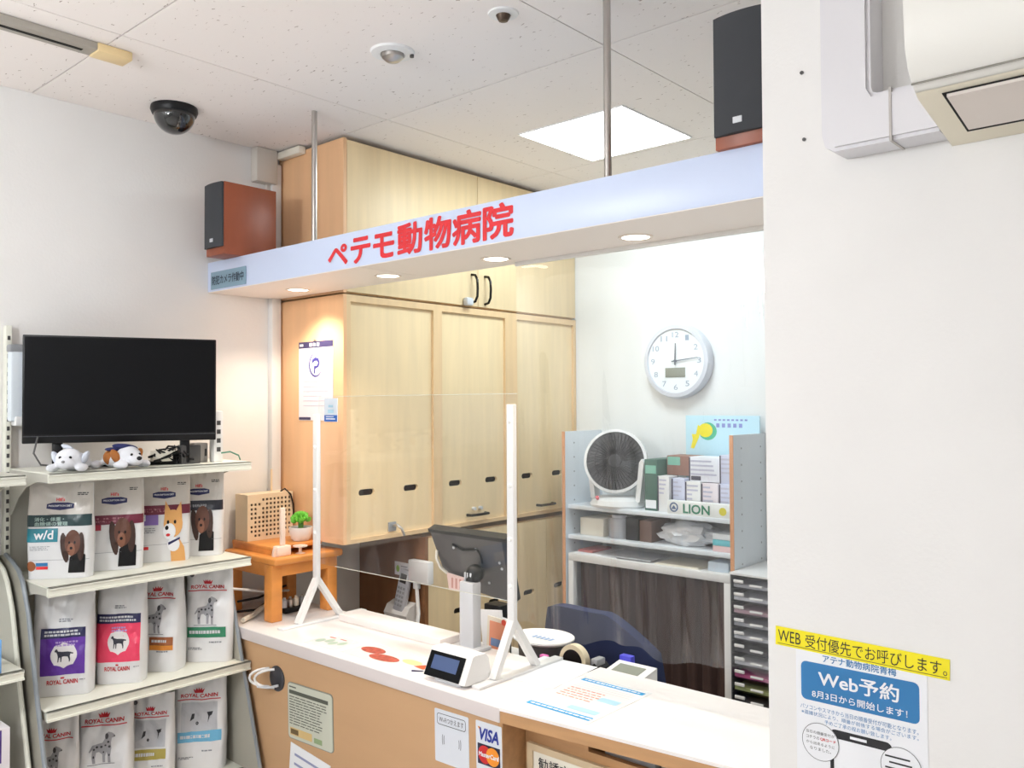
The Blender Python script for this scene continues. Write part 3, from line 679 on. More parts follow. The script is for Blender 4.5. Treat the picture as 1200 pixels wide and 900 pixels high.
MB().cyl((bx0+.012, by1-.05, bz1), (bx0+.012, by1-.05, bz1+.085), .004, 8).build('antenna', CREAM, t)
# plant
t = thing('potted_plant', 'tiny green plant in a round white pot on the riser', 'plant', (-2.715, 1.885, 1.144))
MB().lathe([(0, 0), (.028, 0), (.036, .008), (.044, .040), (.043, .050), (.039, .050), (.037, .042), (0, .042)], (-2.715, 1.885, 1.144)).build('pot', WHITE, t)
MB().lathe([(0, .0435), (.037, .0425)], (-2.715, 1.885, 1.144), seg=20).build('soil', SOIL, t)
rr = random.Random(4); mb = MB()
for k in range(46):
    th = rr.random()*2*PI; ph = rr.random()*1.25; R = .034
    c = Vector((-2.715+R*math.sin(ph)*math.cos(th)*.95, 1.885+R*math.sin(ph)*math.sin(th)*.95, 1.205+R*math.cos(ph)*1.05))
    mb.ell(c, (.010, .006, .013), Matrix.Rotation(th, 3, 'Z') @ Matrix.Rotation(ph, 3, 'Y'), 6, 4)
mb.build('foliage', LEAF, t)
MB().cyl((-2.715, 1.885, 1.186), (-2.715, 1.885, 1.215), .010, 8).build('stem', mk('stem_green', (86, 140, 60), 0.6), t)
# wooden ornament
PALEW = mk('pale_wood', (240, 214, 196), 0.5)
t = thing('wooden_ornament', 'pale cut wood ornament with upright stick at the table corner', 'ornament', (-2.632, 1.745, 1.114))
MB().box(-2.650, -2.618, 1.722, 1.778, 1.114, 1.150, .004).build('block', PALEW, t)
MB().prism([(1.712, 1.114), (1.728, 1.114), (1.726, 1.136), (1.718, 1.145), (1.714, 1.135)], YZ(-2.640), 0, .012).build('side_scroll', PALEW, t)
MB().box(-2.642, -2.628, 1.743, 1.762, 1.150, 1.284, .005).build('stick', PALEW, t)
t = thing('wooden_dish', 'small pale cut wood stand beside the upright ornament', 'ornament', (-2.628, 1.822, 1.114))
MB().lathe([(0, .020), (.026, .024), (.026, .028), (.006, .026), (.006, .004), (.018, 0), (0, 0)], (-2.628, 1.822, 1.114), seg=16).build('dish', PALEW, t)
# underneath the table
t = thing('bottle_tray', 'black tray of tiny bottles under the pine table', 'tray', (-2.71, 1.86, CZ))
MB().box(-2.745, -2.69, 1.80, 1.905, CZ, CZ+.018, .003).build('tray', BLACK, t)
for k in range(4):
    b = MB().lathe([(0, .0), (.010, 0), (.010, .026), (.005, .031), (.005, .036), (0, .036)], (-2.716, 1.815+k*.025, CZ+.018), seg=12).build('bottle', (LGREY, CHROME, IVORY, GREY)[k], t)
for k, (m, pts) in enumerate(((WHITE, [(-2.72, 1.60, 1.01), (-2.74, 1.70, .985), (-2.80, 1.80, .955), (-2.86, 1.93, .93)]), (BLACK, [(-2.74, 1.64, .955), (-2.78, 1.75, .945), (-2.84, 1.86, .95), (-2.88, 1.93, .945)]), (BLACK, [(-2.72, 1.62, .925), (-2.77, 1.73, .905), (-2.84, 1.84, .915), (-2.89, 1.90, .900)]), (IVORY, [(-2.69, 1.63, .900), (-2.73, 1.69, .898), (-2.78, 1.76, .905), (-2.84, 1.83, .898)]))):
    o = MB().tube(pts, .0045 if k != 3 else .009, 8).build('cable', m)
    tag(o, ('white cable sloping under the pine table', 'upper black cable under the pine table', 'lower black cable under the pine table', 'thick ivory cable lying on the counter under the table')[k], 'cable', 'cables under the pine table')

# ================================================================== behind the counter
t = thing('staff_desk', 'low white staff desk joined behind the counter', 'desk', (-1.5, 2.15, 0))
MB().box(-2.12, -0.744, 2.036, 2.262, .780, .800, .002).build('desktop', WHITE, t)
for x in (-2.11, -0.78): MB().box(x, x+.02, 2.04, 2.255, 0, .780).build('side_panel', WHITE, t)
# tablet register on a stand
t = thing('tablet_register', 'dark tablet register seen from behind on a pale grey column', 'monitor', (-1.86, 1.92, CZ))
MB().box(-1.897, -1.838, 1.900, 1.938, CZ+.008, 1.098, .004).build('column', LGREY, t)
MB().box(-1.92, -1.815, 1.880, 1.960, CZ+.0002, CZ+.012, .003).build('column_base', LGREY, t)
top = Vector((0, 1.925, 1.241)); bot = Vector((0, 2.005, 1.030)); dv = bot-top; nrm = Vector((0, dv.z, -dv.y)).normalized()
if nrm.y > 0: nrm = -nrm
L = dv.length
def tb(u, v, w): p = top+dv*(v/L)+nrm*w; return (u, p.y, p.z)
outl = [(-2.058, 0), (-1.724, 0), (-1.752, L*.97), (-1.775, L), (-1.99, L*.88), (-2.045, L*.70)]
MB().prism(outl, tb, -.024, 0).build('tablet', DGREY, t)
MB().prism([(-2.06, -.004), (-1.722, -.004), (-1.722, .008), (-2.06, .008)], tb, -.028, .004).build('top_rim', BLACK, t)
MB().prism([(-1.738, .0), (-1.722, 0), (-1.750, L*.97), (-1.766, L*.97)], tb, -.020, .004).build('side_rim', BLACK, t)
mb = MB()
for u, v in ((-1.965, .055), (-1.865, .050), (-1.845, .165), (-1.775, .085), (-1.772, .105)): mb.prism(circ(u, v, .0045, 10), tb, 0, .003)
mb.build('screws', LGREY, t)
MB().tube([tb(-1.965, .043, .002), tb(-1.92, .058, .004), tb(-1.885, .052, .004), tb(-1.855, .048, .004), tb(-1.848, .065, .004), tb(-1.850, .095, .003)], .0035, 8).build('cable', BLACK, t)
MB().ell(tb(-1.866, .118, .030), (.030, .030, .028), None, 20, 12).build('ball_joint', BLACK, t)
for k in range(3):
    p = tb(-1.882+.012*k, .116, .058); MB().box(p[0]-.0035, p[0]+.0035, p[1]-.003, p[1]+.006, p[2]-.014, p[2]+.014, .002).build('joint_rib', LGREY, t)
MB().cyl((-1.862, 1.925, 1.095), (-1.862, 1.935, 1.125), .022, 18).build('neck', BLACK, t)
MB().tube([tb(-2.050, .075, .0), tb(-2.052, .10, .010), tb(-2.040, .130, .014), tb(-2.020, .150, .010)], .005, 8).build('cable_clip', IVORY, t)
t = thing('pink_card', 'small pale pink card propped left of the register column', 'card', (-1.94, 1.955, 1.03))
MB().prism([(-2.010, 1.045), (-1.905, 1.045), (-1.905, 1.090), (-2.020, 1.100)], XZ(1.966), 0, .002).build('card', mk('card_pink', (236, 206, 198), 0.6), t)
mb = MB()
for k in range(5): rect(mb, FXZ(1.9655), -1.998+k*.018, -1.989+k*.018, 1.053, 1.086, 1)
mb.build('print', mk('card_rose', (206, 150, 140), 0.6), t, smooth=False)
# phone and adapter on the brown end panel
PY = 2.342
t = thing('cordless_phone', 'silver cordless phone in a white charger on the brown panel', 'phone', (-2.625, 2.30, .79))
MB().prism([(PY-.001, .772), (PY-.050, .786), (PY-.058, .806), (PY-.040, .836), (PY-.001, .850)], lambda u, v, w: (w, u, v), -2.715, -2.578).build('charger', WHITE, t)
R = Matrix.Translation((-2.64, PY-.040, .815)) @ Matrix.Rotation(math.radians(8), 4, 'Y') @ Matrix.Rotation(math.radians(-8), 4, 'X')
h = MB(R).box(-.030, .030, -.012, .012, 0, .170, .007).build('handset', mk('phone_silver', (188, 190, 198), 0.35), t)
MB(R).box(-.018, .018, -.0135, -.0115, .115, .152, .002).build('display', DGREY, h)
mb = MB(R)
for i in range(3):
    for j in range(5): mb.box(-.020+i*.015, -.010+i*.015, -.0135, -.0115, .022+j*.017, .032+j*.017)
mb.build('keys', GREY, h)
t = thing('phone_card', 'small white card with a green mark above the phone', 'card', (-2.655, PY, .95))
MB().box(-2.708, -2.604, PY-.004, PY-.001, .950, 1.003).build('card', PAPER, t)
shape(MB(), circ(-2.688, .976, .010, 14, .014), FXZ(PY-.0046), 1).build('green_mark', mk('lime', (150, 200, 60), 0.5), t, smooth=False)
mb = MB(); rect(mb, FXZ(PY-.0046), -2.670, -2.630, .985, .989, 1); rect(mb, FXZ(PY-.0046), -2.670, -2.620, .970, .972, 1); mb.build('print', GINK, t, smooth=False)
t = thing('power_adapter', 'square white adapter box with a hanging white lead beside the phone', 'adapter', (-2.54, PY-.02, .93))
MB().box(-2.594, -2.478, PY-.034, PY-.001, .938, 1.028, .005).build('body', WHITE, t)
MB().box(-2.572, -2.545, PY-.028, PY-.008, .912, .938, .004).build('plug', WHITE, t)
MB().tube([(-2.558, PY-.018, .915), (-2.552, PY-.020, .87), (-2.535, PY-.03, .82), (-2.525, PY-.05, .76), (-2.52, PY-.06, .70)], .0075, 8).build('lead', WHITE, t)
# letters, pen box, tray
t = thing('letter_stack', 'white envelopes standing on the desk beside the register', 'envelopes', (-1.93, 2.10, .80))
for k, (x0, y, z1, rot) in enumerate(((-2.005, 2.118, .950, .10), (-1.985, 2.104, .958, -.12), (-1.962, 2.090, .948, .06))):
    R = Matrix.Translation((x0, y, .80)) @ Matrix.Rotation(rot, 4, 'Y')
    MB(R).box(0, .100, 0, .004, 0, z1-.80).build('envelope', (PAPER, PAPER, IVORY)[k], t)
R = Matrix.Translation((-1.95, 2.086, .80)) @ Matrix.Rotation(.05, 4, 'Y')
mb = MB(R); mb.box(.004, .076, -.001, 0, .045, .135); mb.build('orange_card', mk('env_orange', (236, 160, 130), 0.6), t)
mb = MB(R); mb.box(.012, .056, -.0018, -.001, .055, .080); mb.build('blue_stamp', mk('env_blue', (120, 146, 190), 0.6), t)
mb = MB(R); mb.prism(circ(.066, .140, .010, 14), lambda u, v, w: (u, -.0018+w, v), 0, .001); mb.build('red_dot', mk('env_red', (232, 92, 74), 0.6), t)
t = thing('pen_box', 'black open box with two bright studs behind the envelopes', 'box', (-1.96, 2.15, .80))
MB().box(-2.01, -1.935, 2.132, 2.19, .80, .972, .004).build('body', BLACK, t)
for x in (-1.987, -1.955): MB().ell((x, 2.130, .945), (.006, .003, .006), None, 10, 6).build('stud', LGREY, t)
t = thing('round_tray', 'white oval tray with pale blue lettering behind the partition foot', 'tray', (-1.755, 2.13, .80))
MB().lathe([(0, .80), (.082, .80), (.086, .892), (0, .892)], (-1.752, 2.135, 0), seg=32, sy=.85).build('drum', DGREY, t)
MB().lathe([(0, .892), (.092, .892), (.106, .900), (.106, .905), (.094, .899), (0, .899)], (-1.752, 2.135, 0), seg=36, sy=.85).build('tray', WHITE, t)
mb = MB(); rr = random.Random(8)
for k in range(5): rect(mb, lambda u, v: (u, v, .9000), -1.79+k*.017, -1.779+k*.017, 2.12, 2.145, 1)
mb.build('blue_letters', mk('tray_blue', (150, 176, 214), 0.6), t, smooth=False)
t = thing('tape_dispenser', 'black tape dispenser with a cream tape roll behind the worktop', 'tape dispenser', (-1.54, 2.10, .80))
MB().prism([(-1.655, .80), (-1.487, .80), (-1.487, .866), (-1.505, .880), (-1.530, .862), (-1.59, .850), (-1.645, .862), (-1.658, .85)], XZ(2.070), 0, .055).build('body', BLACK, t)
MB().lathe([(.036, -.012), (.050, -.012), (.050, .012), (.036, .012), (.036, -.012)], (-1.592, 2.090, .868), 'y', 28).build('tape_roll', mk('tape_cream', (232, 218, 188), 0.4), t)
MB().lathe([(0, -.014), (.036, -.014), (.036, .014), (0, .014)], (-1.592, 2.090, .868), 'y', 24).build('hub', BLACK, t)
MB().box(-1.520, -1.495, 2.072, 2.115, .870, .892, .004).build('cutter', GREY, t)
t = thing('desk_calculator', 'white desk calculator with a grey display behind the worktop', 'calculator', (-1.40, 2.12, .80))
MB().prism([(2.050, .80), (2.165, .80), (2.165, .876), (2.050, .856)], lambda u, v, w: (w, u, v), -1.480, -1.348).build('body', WHITE, t)
MB().prism([(2.078, .8612), (2.145, .8729), (2.145, .8740), (2.078, .8623)], lambda u, v, w: (w, u, v), -1.462, -1.372).build('display', LCDG, t)
MB().box(-1.482, -1.440, 2.166, 2.190, .80, .890, .003).build('blue_corner', mk('calc_blue', (76, 76, 210), 0.5), t)
o = MB().box(-1.690, -1.664, 2.040, 2.056, .80, .879, .002).build('pink_marker', mk('pink', (236, 120, 190), 0.5)); tag(o, 'pink marker standing left of the tape dispenser', 'marker')
# navy chair
t = thing('office_chair', 'navy office chair with a wide curved back behind the counter', 'chair', (-1.83, 2.62, 0))
def backf(off):
    def f(u, v):
        a = (u-.5)*2; x = -1.83+a*.265*(1-.12*v*v); y = 2.46+off+.10*(a*a)*.8
        zt = .912-.035*abs(a)**3-.16*max(0, a-.35)**1.2
        return (x, y, .52+(zt-.52)*v)
    return f
mb = MB(); g0 = backf(0); g1 = backf(.05); n1, n2 = 24, 12
mb.grid(g0, n1, n2); mb.grid(g1, n1, n2)
N = (n1+1)*(n2+1)
for i in range(n1): mb.f += [(i, i+1, N+i+1, N+i), (n2*(n1+1)+i, n2*(n1+1)+i+1, N+n2*(n1+1)+i+1, N+n2*(n1+1)+i)]
for j in range(n2): mb.f += [(j*(n1+1), (j+1)*(n1+1), N+(j+1)*(n1+1), N+j*(n1+1)), (j*(n1+1)+n1, (j+1)*(n1+1)+n1, N+(j+1)*(n1+1)+n1, N+j*(n1+1)+n1)]
mb.build('backrest', CHAIRN, t, angle=60)
MB().box(-2.06, -1.60, 2.52, 2.94, .43, .51, .03, 3).build('seat', CHAIRN, t)
MB().cyl((-1.83, 2.73, .08), (-1.83, 2.73, .43), .028, 16).build('gas_lift', BLACK, t)
MB().box(-1.86, -1.80, 2.49, 2.53, .45, .62, .005).build('back_bracket', BLACK, t)
for k in range(5):
    a = 2*PI*k/5+.3; c, s_ = math.cos(a), math.sin(a)
    lg = MB().cyl((-1.83, 2.73, .085), (-1.83+.24*c, 2.73+.24*s_, .065), .018, 10).build('leg', BLACK, t)
    MB().ell((-1.83+.24*c, 2.73+.24*s_, .027), (.027, .027, .027), None, 12, 8).build('caster', BLACK, lg)

# ================================================================== back wall
t = thing('wall_clock', 'white round wall clock with a small digital display', 'clock', (-1.950, YB, 1.835))
cx, cz = -1.952, 1.835
MB().lathe([(0, -.001), (.165, -.001), (.168, -.020), (.160, -.045), (.143, -.048), (.141, -.040), (.0, -.040)], (cx, YB, cz), 'y', 56).build('case', mk('clock_silver', (214, 218, 228), 0.3), t)
fy = YB-.0405
shape(MB(), circ(cx, cz, .140, 48), FXZ(fy), 1).build('dial', mk('clock_dial', (238, 244, 248), 0.5), t, smooth=False)
mb = MB()
for k in range(1, 13):
    a = PI/2-k*PI/6; s_ = str(k); hw = .0095*len(s_)**.8
    text(mb, s_, FXZ(fy-.001), cx+.116*math.cos(a)-hw, cx+.116*math.cos(a)+hw, cz+.116*math.sin(a)-.012, cz+.116*math.sin(a)+.012)
mb.build('numerals', mk('clock_numeral', (160, 176, 196), 0.5), t, smooth=False)
MB().box(cx-.052, cx+.048, fy-.003, fy-.0005, cz-.072, cz-.030, .001).build('display', LCDG, t)
def hand(ang, L, wd, nm):
    d = Vector((math.cos(ang), 0, math.sin(ang))); n_ = Vector((-d.z, 0, d.x)); c = Vector((cx, fy-.006, cz))
    p = [c-d*.018-n_*wd, c-d*.018+n_*wd, c+d*L+n_*wd*.5, c+d*L-n_*wd*.5]
    MB().add([tuple(v) for v in p]+[tuple(v+Vector((0, -.0015, 0))) for v in p], [(0, 1, 2, 3), (7, 6, 5, 4), (0, 4, 5, 1), (1, 5, 6, 2), (2, 6, 7, 3), (3, 7, 4, 0)]).build(nm, mk('clock_hand', (96, 104, 118), 0.4), t)
hand(PI/2-.03, .078, .0035, 'hour_hand'); hand(math.radians(6), .112, .0026, 'minute_hand')
MB().cyl((cx, fy, cz), (cx, fy-.009, cz), .006, 14).build('boss', mk('clock_hand', (96, 104, 118), 0.4), t)

# white open shelf
SF = 3.06
t = thing('open_shelf', 'white open shelf unit with wood front edges against the office wall', 'shelf', (-1.96, 3.2, 0))
EDGEW = mk('beech_edge', (222, 160, 116), 0.5)
for x in (-2.380, -1.555):
    pn = MB().box(x-.016, x, SF+.003, YB-.003, 0, 1.523).build('side_panel', mk('shelf_white', (228, 234, 240), 0.4), t)
    MB().box(x-.016, x, SF, SF+.003, 0, 1.523).build('edge_strip', EDGEW, pn)
    mb = MB()
    for k in range(9): mb.cyl((x, 3.13, .95+k*.065), (x+.0006, 3.13, .95+k*.065), .004, 8)
    for k in range(9): mb.cyl((x, 3.30, .95+k*.065), (x+.0006, 3.30, .95+k*.065), .004, 8)
    mb.build('pin_holes', GREY, pn)
SW = mk('shelf_white', (228, 234, 240), 0.4)
for z in (1.175, 1.040): MB().box(-2.380, -1.571, SF+.02, YB-.004, z, z+.018, .002).build('shelf_board', SW, t)
t = thing('white_low_frame', 'white frame table standing inside the open shelf, brown cloth below', 'table', (-1.96, 3.15, 0))
MB().box(-2.372, -1.578, SF+.01, YB-.03, .945, .978, .002).build('tabletop', WHITE, t)
for x in (-2.372, -1.606):
    for y in (SF+.01, YB-.062): MB().box(x, x+.028, y, y+.03, 0, .945, .002).build('leg', WHITE, t)
def cur(u, v):
    x = -2.340+u*.728; return (x, SF+.055+.012*math.sin(u*62+.8*math.sin(v*2))+.006*math.sin(u*131), .06+.880*v)
o = MB().grid(cur, 150, 6).build('brown_curtain', CURTAINB, recalc=False); tag(o, 'dark brown cloth curtain hung under the white frame table', 'curtain')
# contents of the shelf
def crate(name, x0, x1, y0, y1, z0, z1, mat, label, cat='box', bev=.002, group=None):
    o = MB().box(x0, x1, y0, y1, z0, z1, bev).build(name, mat); return tag(o, label, cat, group)
Z1s = 1.193
t = thing('circulator_fan', 'white circulator fan with a black grille on the top shelf', 'fan', (-2.14, 3.17, Z1s))
fx, fy_, fz = -2.168, 3.165, 1.390
MB().lathe([(0, 0), (.125, 0), (.130, .010), (.120, .030), (.085, .045), (0, .048)], (fx, fy_, Z1s), seg=40, sy=.8).build('base', WHITE, t)
MB().lathe([(0, -.002), (.115, -.002), (.115, .004)], (fx, fy_, Z1s+.002), seg=32, sy=.8).build('base_ring', DGREY, t)
for s_ in (-1, 1):
    MB().prism([(s_*.105, .02), (s_*.130, .03), (s_*.152, .20), (s_*.140, .215), (s_*.128, .20)], lambda u, v, w: (fx+u, fy_-.02+w, Z1s+v), 0, .04).build('arm', WHITE, t)
Rf = Matrix.Translation((fx, fy_, fz)) @ Matrix.Rotation(math.radians(24), 4, 'Z') @ Matrix.Rotation(math.radians(-8), 4, 'X')
MB(Rf).lathe([(.128, -.050), (.140, -.048), (.143, -.030), (.132, .03), (.10, .07), (.0, .085), (0, .08), (.095, .066), (.126, .028), (.1285, -.03), (.128, -.050)], (0, 0, 0), 'y', 44).build('housing', WHITE, t)
MB(Rf).lathe([(.1272, -.046), (.1235, -.03), (.115, .015), (.05, .022), (0, .022)], (0, 0, 0), 'y', 36).build('dark_liner', mk('fan_black', (34, 34, 38), 0.4), t)
mb = MB(Rf)
for k in range(5):
    a0 = 2*PI*k/5
    mb.add([(.03*math.cos(a0), .0, .03*math.sin(a0)), (.112*math.cos(a0+.15), -.012, .112*math.sin(a0+.15)), (.112*math.cos(a0+.95), .012, .112*math.sin(a0+.95)), (.03*math.cos(a0+.9), .008, .03*math.sin(a0+.9)),
            (.03*math.cos(a0), .002, .03*math.sin(a0)), (.112*math.cos(a0+.15), -.010, .112*math.sin(a0+.15)), (.112*math.cos(a0+.95), .014, .112*math.sin(a0+.95)), (.03*math.cos(a0+.9), .010, .03*math.sin(a0+.9))], [(0, 1, 2, 3), (7, 6, 5, 4), (0, 4, 5, 1), (1, 5, 6, 2), (2, 6, 7, 3), (3, 7, 4, 0)])
mb.build('blades', mk('fan_blade', (40, 40, 46), 0.35), t)
mb = MB(Rf)
for k in range(44):
    a = 2*PI*k/44; mb.tube([(.028*math.cos(a), -.054, .028*math.sin(a)), (.08*math.cos(a+.12), -.056, .08*math.sin(a+.12)), (.130*math.cos(a+.2), -.046, .130*math.sin(a+.2))], .0016, 5)
for r in (.05, .09): mb.tube([(r*math.cos(2*PI*k/36), -.054, r*math.sin(2*PI*k/36)) for k in range(36)], .0015, 5, True)
mb.build('grille', mk('fan_black', (34, 34, 38), 0.4), t)
MB(Rf).lathe([(0, -.060), (.028, -.058), (.030, -.050), (0, -.050)], (0, 0, 0), 'y', 24).build('hub', mk('fan_black', (34, 34, 38), 0.4), t)
MB().cyl((fx-.045, fy_-.085, Z1s+.038), (fx-.045, fy_-.092, Z1s+.046), .008, 12).build('red_button', mk('fan_red', (226, 110, 120), 0.4), t)
DKG = mk('box_dark_green', (66, 104, 92), 0.5)
LAV = mk('box_lavender', (210, 214, 236), 0.5)
t = thing('green_file_box', 'dark green box beside the fan on the top shelf', 'box', (-1.965, 3.2, Z1s))
MB().box(-2.000, -1.938, 3.125, 3.30, Z1s, 1.410, .002).build('body', DKG, t)
MB().box(-1.995, -1.943, 3.1235, 3.1255, Z1s+.010, Z1s+.045).build('white_label', PAPER, t)
MB().box(-1.995, -1.943, 3.1235, 3.1255, 1.350, 1.385).build('mint_label', mk('mint', (130, 190, 170), 0.5), t)
t = thing('brown_box', 'small reddish brown package lying behind the white cartons', 'box', (-1.88, 3.25, 1.33))
MB().box(-1.935, -1.815, 3.20, 3.32, Z1s+.149, 1.425, .002).build('body', mk('box_brown', (150, 110, 96), 0.6), t)
MB().box(-1.93, -1.87, 3.198, 3.201, 1.385, 1.42).build('green_label', mk('mint', (130, 190, 170), 0.5), t)
for k, (x0, x1, y0, z0, z1, m, lab) in enumerate((
    (-1.936, -1.880, 3.125, Z1s, 1.342, WHITE, 'white upright carton next to the green box'),
    (-1.876, -1.815, 3.14, Z1s, 1.335, LAV, 'lavender upright carton in the carton row'),
    (-1.812, -1.742, 3.14, Z1s, 1.325, WHITE, 'white carton with dark spine in the middle of the row'),
    (-1.738, -1.662, 3.14, Z1s, 1.322, mk('box_pinkwhite', (236, 226, 232), 0.5), 'pinkish white square carton above the green lettering'),
    (-1.658, -1.576, 3.14, Z1s, 1.322, LAV, 'lavender square carton at the right end of the row'),
    (-1.805, -1.665, 3.16, 1.3253, 1.426, mk('box_white2', (236, 238, 246), 0.5), 'wide white carton stacked on top of the row'),
    (-1.660, -1.576, 3.15, 1.3223, 1.438, LAV, 'tall lavender carton stacked at the right end'))):
    t = thing('medicine_carton', lab, 'box', ((x0+x1)/2, 3.2, z0), group='cartons on the top shelf')
    MB().box(x0, x1, y0, 3.195 if z0 < 1.3 else 3.27, z0, z1, .0015).build('carton', m, t)
    mb = MB(); rr = random.Random(k)
    for j in range(4): rect(mb, FXZ(y0-.0008), x0+.008, x0+.010+(x1-x0-.02)*(.4+.6*rr.random()), z1-.02-j*.018, z1-.013-j*.018, 1)
    mb.build('print', mk('carton_print', (196, 196, 216), 0.6), t, smooth=False)
    mb = MB(); rect(mb, FXZ(y0-.0008), x0, x0+.006, z0+.002, z1-.002, 1)
    if k == 5: rect(mb, FXZ(y0-.0012), x0+.01, x0+.055, z0+.005, z0+.022, 1)
    mb.build('dark_spine', mk('carton_dark', (70, 66, 84), 0.6), t, smooth=False)
t = thing('lion_carton', 'long low white carton with green LION lettering at the shelf front', 'box', (-1.72, 3.1, Z1s))
MB().box(-1.866, -1.574, 3.085, 3.122, Z1s, 1.248, .0015).build('carton', mk('lion_white', (240, 242, 240), 0.5), t)
text(MB(), 'LION', FXZ(3.0842), -1.790, -1.672, 1.202, 1.238, bold=.025).build('lettering', mk('lion_green', (30, 128, 96), 0.5), t, smooth=False)
mb = MB(); ring(mb, FXZ(3.0842), circ(-1.834, 1.222, .020), circ(-1.834, 1.222, .014)); shape(mb, [(-1.846, 1.214), (-1.834, 1.230), (-1.822, 1.214)], FXZ(3.0842), 1); mb.build('round_mark', mk('lion_blue', (86, 110, 150), 0.5), t, smooth=False)
mb = MB(); shape(mb, circ(-1.614, 1.220, .016), FXZ(3.0842), 1); mb.build('yellow_mark', mk('lion_yellow', (222, 212, 60), 0.5), t, smooth=False)
# blue display board
t = thing('display_board', 'pale blue display board with a yellow shape above the cartons', 'display board', (-1.73, 3.30, 1.193))
MB().box(-1.902, -1.560, 3.305, 3.312, Z1s, 1.595, .001).build('board', mk('board_blue', (190, 228, 244), 0.5), t)
q = FXZ(3.3042)
mb = MB(); shape(mb, circ(-1.806, 1.532, .034, 20, .030), FXZ(3.3036), 1); shape(mb, [(-1.842, 1.555), (-1.825, 1.545), (-1.838, 1.500), (-1.862, 1.452), (-1.878, 1.455), (-1.868, 1.490), (-1.872, 1.515), (-1.852, 1.515)], q, 1); mb.build('yellow_shape', mk('board_yellow', (246, 232, 40), 0.5), t, smooth=False)
mb = MB(); shape(mb, circ(-1.795, 1.528, .042, 20, .038), FXZ(3.3046), 1); mb.build('green_shape', mk('board_green', (70, 190, 150), 0.5), t, smooth=False)
mb = MB(); rr = random.Random(6)
for k in range(5): rect(mb, q, -1.755+k*.026, -1.740+k*.026, 1.545+.0, 1.562, 1)
for k in range(8): rect(mb, q, -1.765+k*.020, -1.753+k*.020, 1.573, 1.580, 1)
mb.build('blue_print', mk('board_ink', (140, 150, 214), 0.6), t, smooth=False)
rect(MB(), q, -1.902, -1.560, 1.408, 1.420, 1).build('lilac_band', mk('board_band', (186, 196, 238), 0.6), t, smooth=False)
# middle and lower shelf contents
crate('cream_box', -2.340, -2.215, 3.12, 3.28, 1.058, 1.135, IVORY, 'cream box at the left of the middle shelf')
t = thing('clear_jar', 'clear jar beside the cream box on the middle shelf', 'jar', (-2.15, 3.14, 1.058))
MB().lathe([(0, 0), (.045, 0), (.048, .01), (.048, .075), (.040, .088), (0, .088)], (-2.150, 3.155, 1.058), seg=24).build('body', mk('jar_grey', (176, 178, 184), 0.2), t)
MB().lathe([(0, .088), (.034, .088), (.034, .100), (0, .100)], (-2.150, 3.155, 1.058), seg=24).build('lid', LGREY, t)
crate('black_case', -2.095, -2.030, 3.12, 3.28, 1.058, 1.155, BLACK, 'black case in the middle of the middle shelf', 'case')
crate('brown_case', -2.024, -1.965, 3.12, 3.28, 1.058, 1.148, mk('case_brown', (112, 84, 72), 0.6), 'brown case right of the black case', 'case')
t = thing('plastic_bag', 'crumpled white plastic bag on the middle shelf', 'bag', (-1.82, 3.18, 1.058))
mb = MB(); bm = bmesh.new(); bmesh.ops.create_icosphere(bm, subdivisions=4, radius=1)
for v in bm.verts:
    p = v.co.copy(); d = 1+.28*noise.noise(p*2.3)+.12*noise.noise(p*6)
    v.co = Vector((-1.815+p.x*.135*d, 3.18+p.y*.075*d, 1.058+max(0.0, .045+p.z*.052*d)))
mb.addbm(bm).build('film', mk('bag_grey', (222, 224, 228), 0.35), t)
for k in range(3):
    crate('teal_packet', -1.668+k*.0, -1.585, 3.10, 3.22, 1.058+k*.024, 1.081+k*.024, (mk('pk_red', (222, 190, 190), 0.5), mk('pk_teal', (110, 196, 208), 0.5), mk('pk_white', (232, 238, 242), 0.5))[k], '%s packet in the small stack at the right of the middle shelf' % ('pale red bottom', 'teal middle', 'white top')[k], 'packet', group='packets on the middle shelf')
for k, (x0, x1, z, m, lab) in enumerate(((-2.35, -2.12, .978, PAPER, 'white papers with a red edge on the frame table'), (-2.20, -1.95, .984, LGREY, 'grey papers lying across the frame table'), (-1.93, -1.72, .978, IVORY, 'ivory papers at the right of the frame table'))):
    t = thing('paper_pile', lab, 'papers', ((x0+x1)/2, 3.17, z), group='papers under the shelves')
    for j in range(2 if k != 1 else 1): MB().box(x0+.006*j, x1-.01*j, 3.085+.005*j, 3.27, z+j*.003, z+j*.003+.0028).build('sheet', m, t)
    if k == 0: MB().box(x0+.012, x0+.09, 3.10, 3.25, z+.006, z+.016, .001).build('red_book', mk('book_red', (206, 130, 130), 0.5), t)
crate('clear_packet', -1.69, -1.60, 3.10, 3.22, .978, 1.015, mk('packet_blue', (206, 222, 236), 0.3), 'small pale blue packet on the frame table at the right', 'packet')
# drawer tower
t = thing('drawer_tower', 'grey tower of thin clear letter drawers right of the open shelf', 'drawer unit', (-1.42, 3.1, .40))
MB().box(-1.552, -1.548, 3.02, 3.32, .40, .995).build('side_panel', mk('tower_grey', (112, 112, 114), 0.4), t)
MB().box(-1.300, -1.296, 3.02, 3.32, .40, .995).build('side_panel', mk('tower_grey', (112, 112, 114), 0.4), t)
MB().box(-1.548, -1.300, 3.30, 3.32, .40, .995).build('back_panel', mk('tower_grey', (112, 112, 114), 0.4), t)
MB().box(-1.552, -1.296, 3.01, 3.32, .995, 1.002).build('top_panel', WHITE, t)
tc = [LGREY, PAPER, mk('tw_pink', (226, 190, 200), 0.6), LGREY, PAPER, mk('tw_dark', (80, 80, 84), 0.6), PAPER, mk('tw_mag', (222, 110, 160), 0.6), mk('tw_lime', (196, 206, 140), 0.6), mk('tw_dark', (80, 80, 84), 0.6), PAPER, mk('tw_dark', (80, 80, 84), 0.6)]
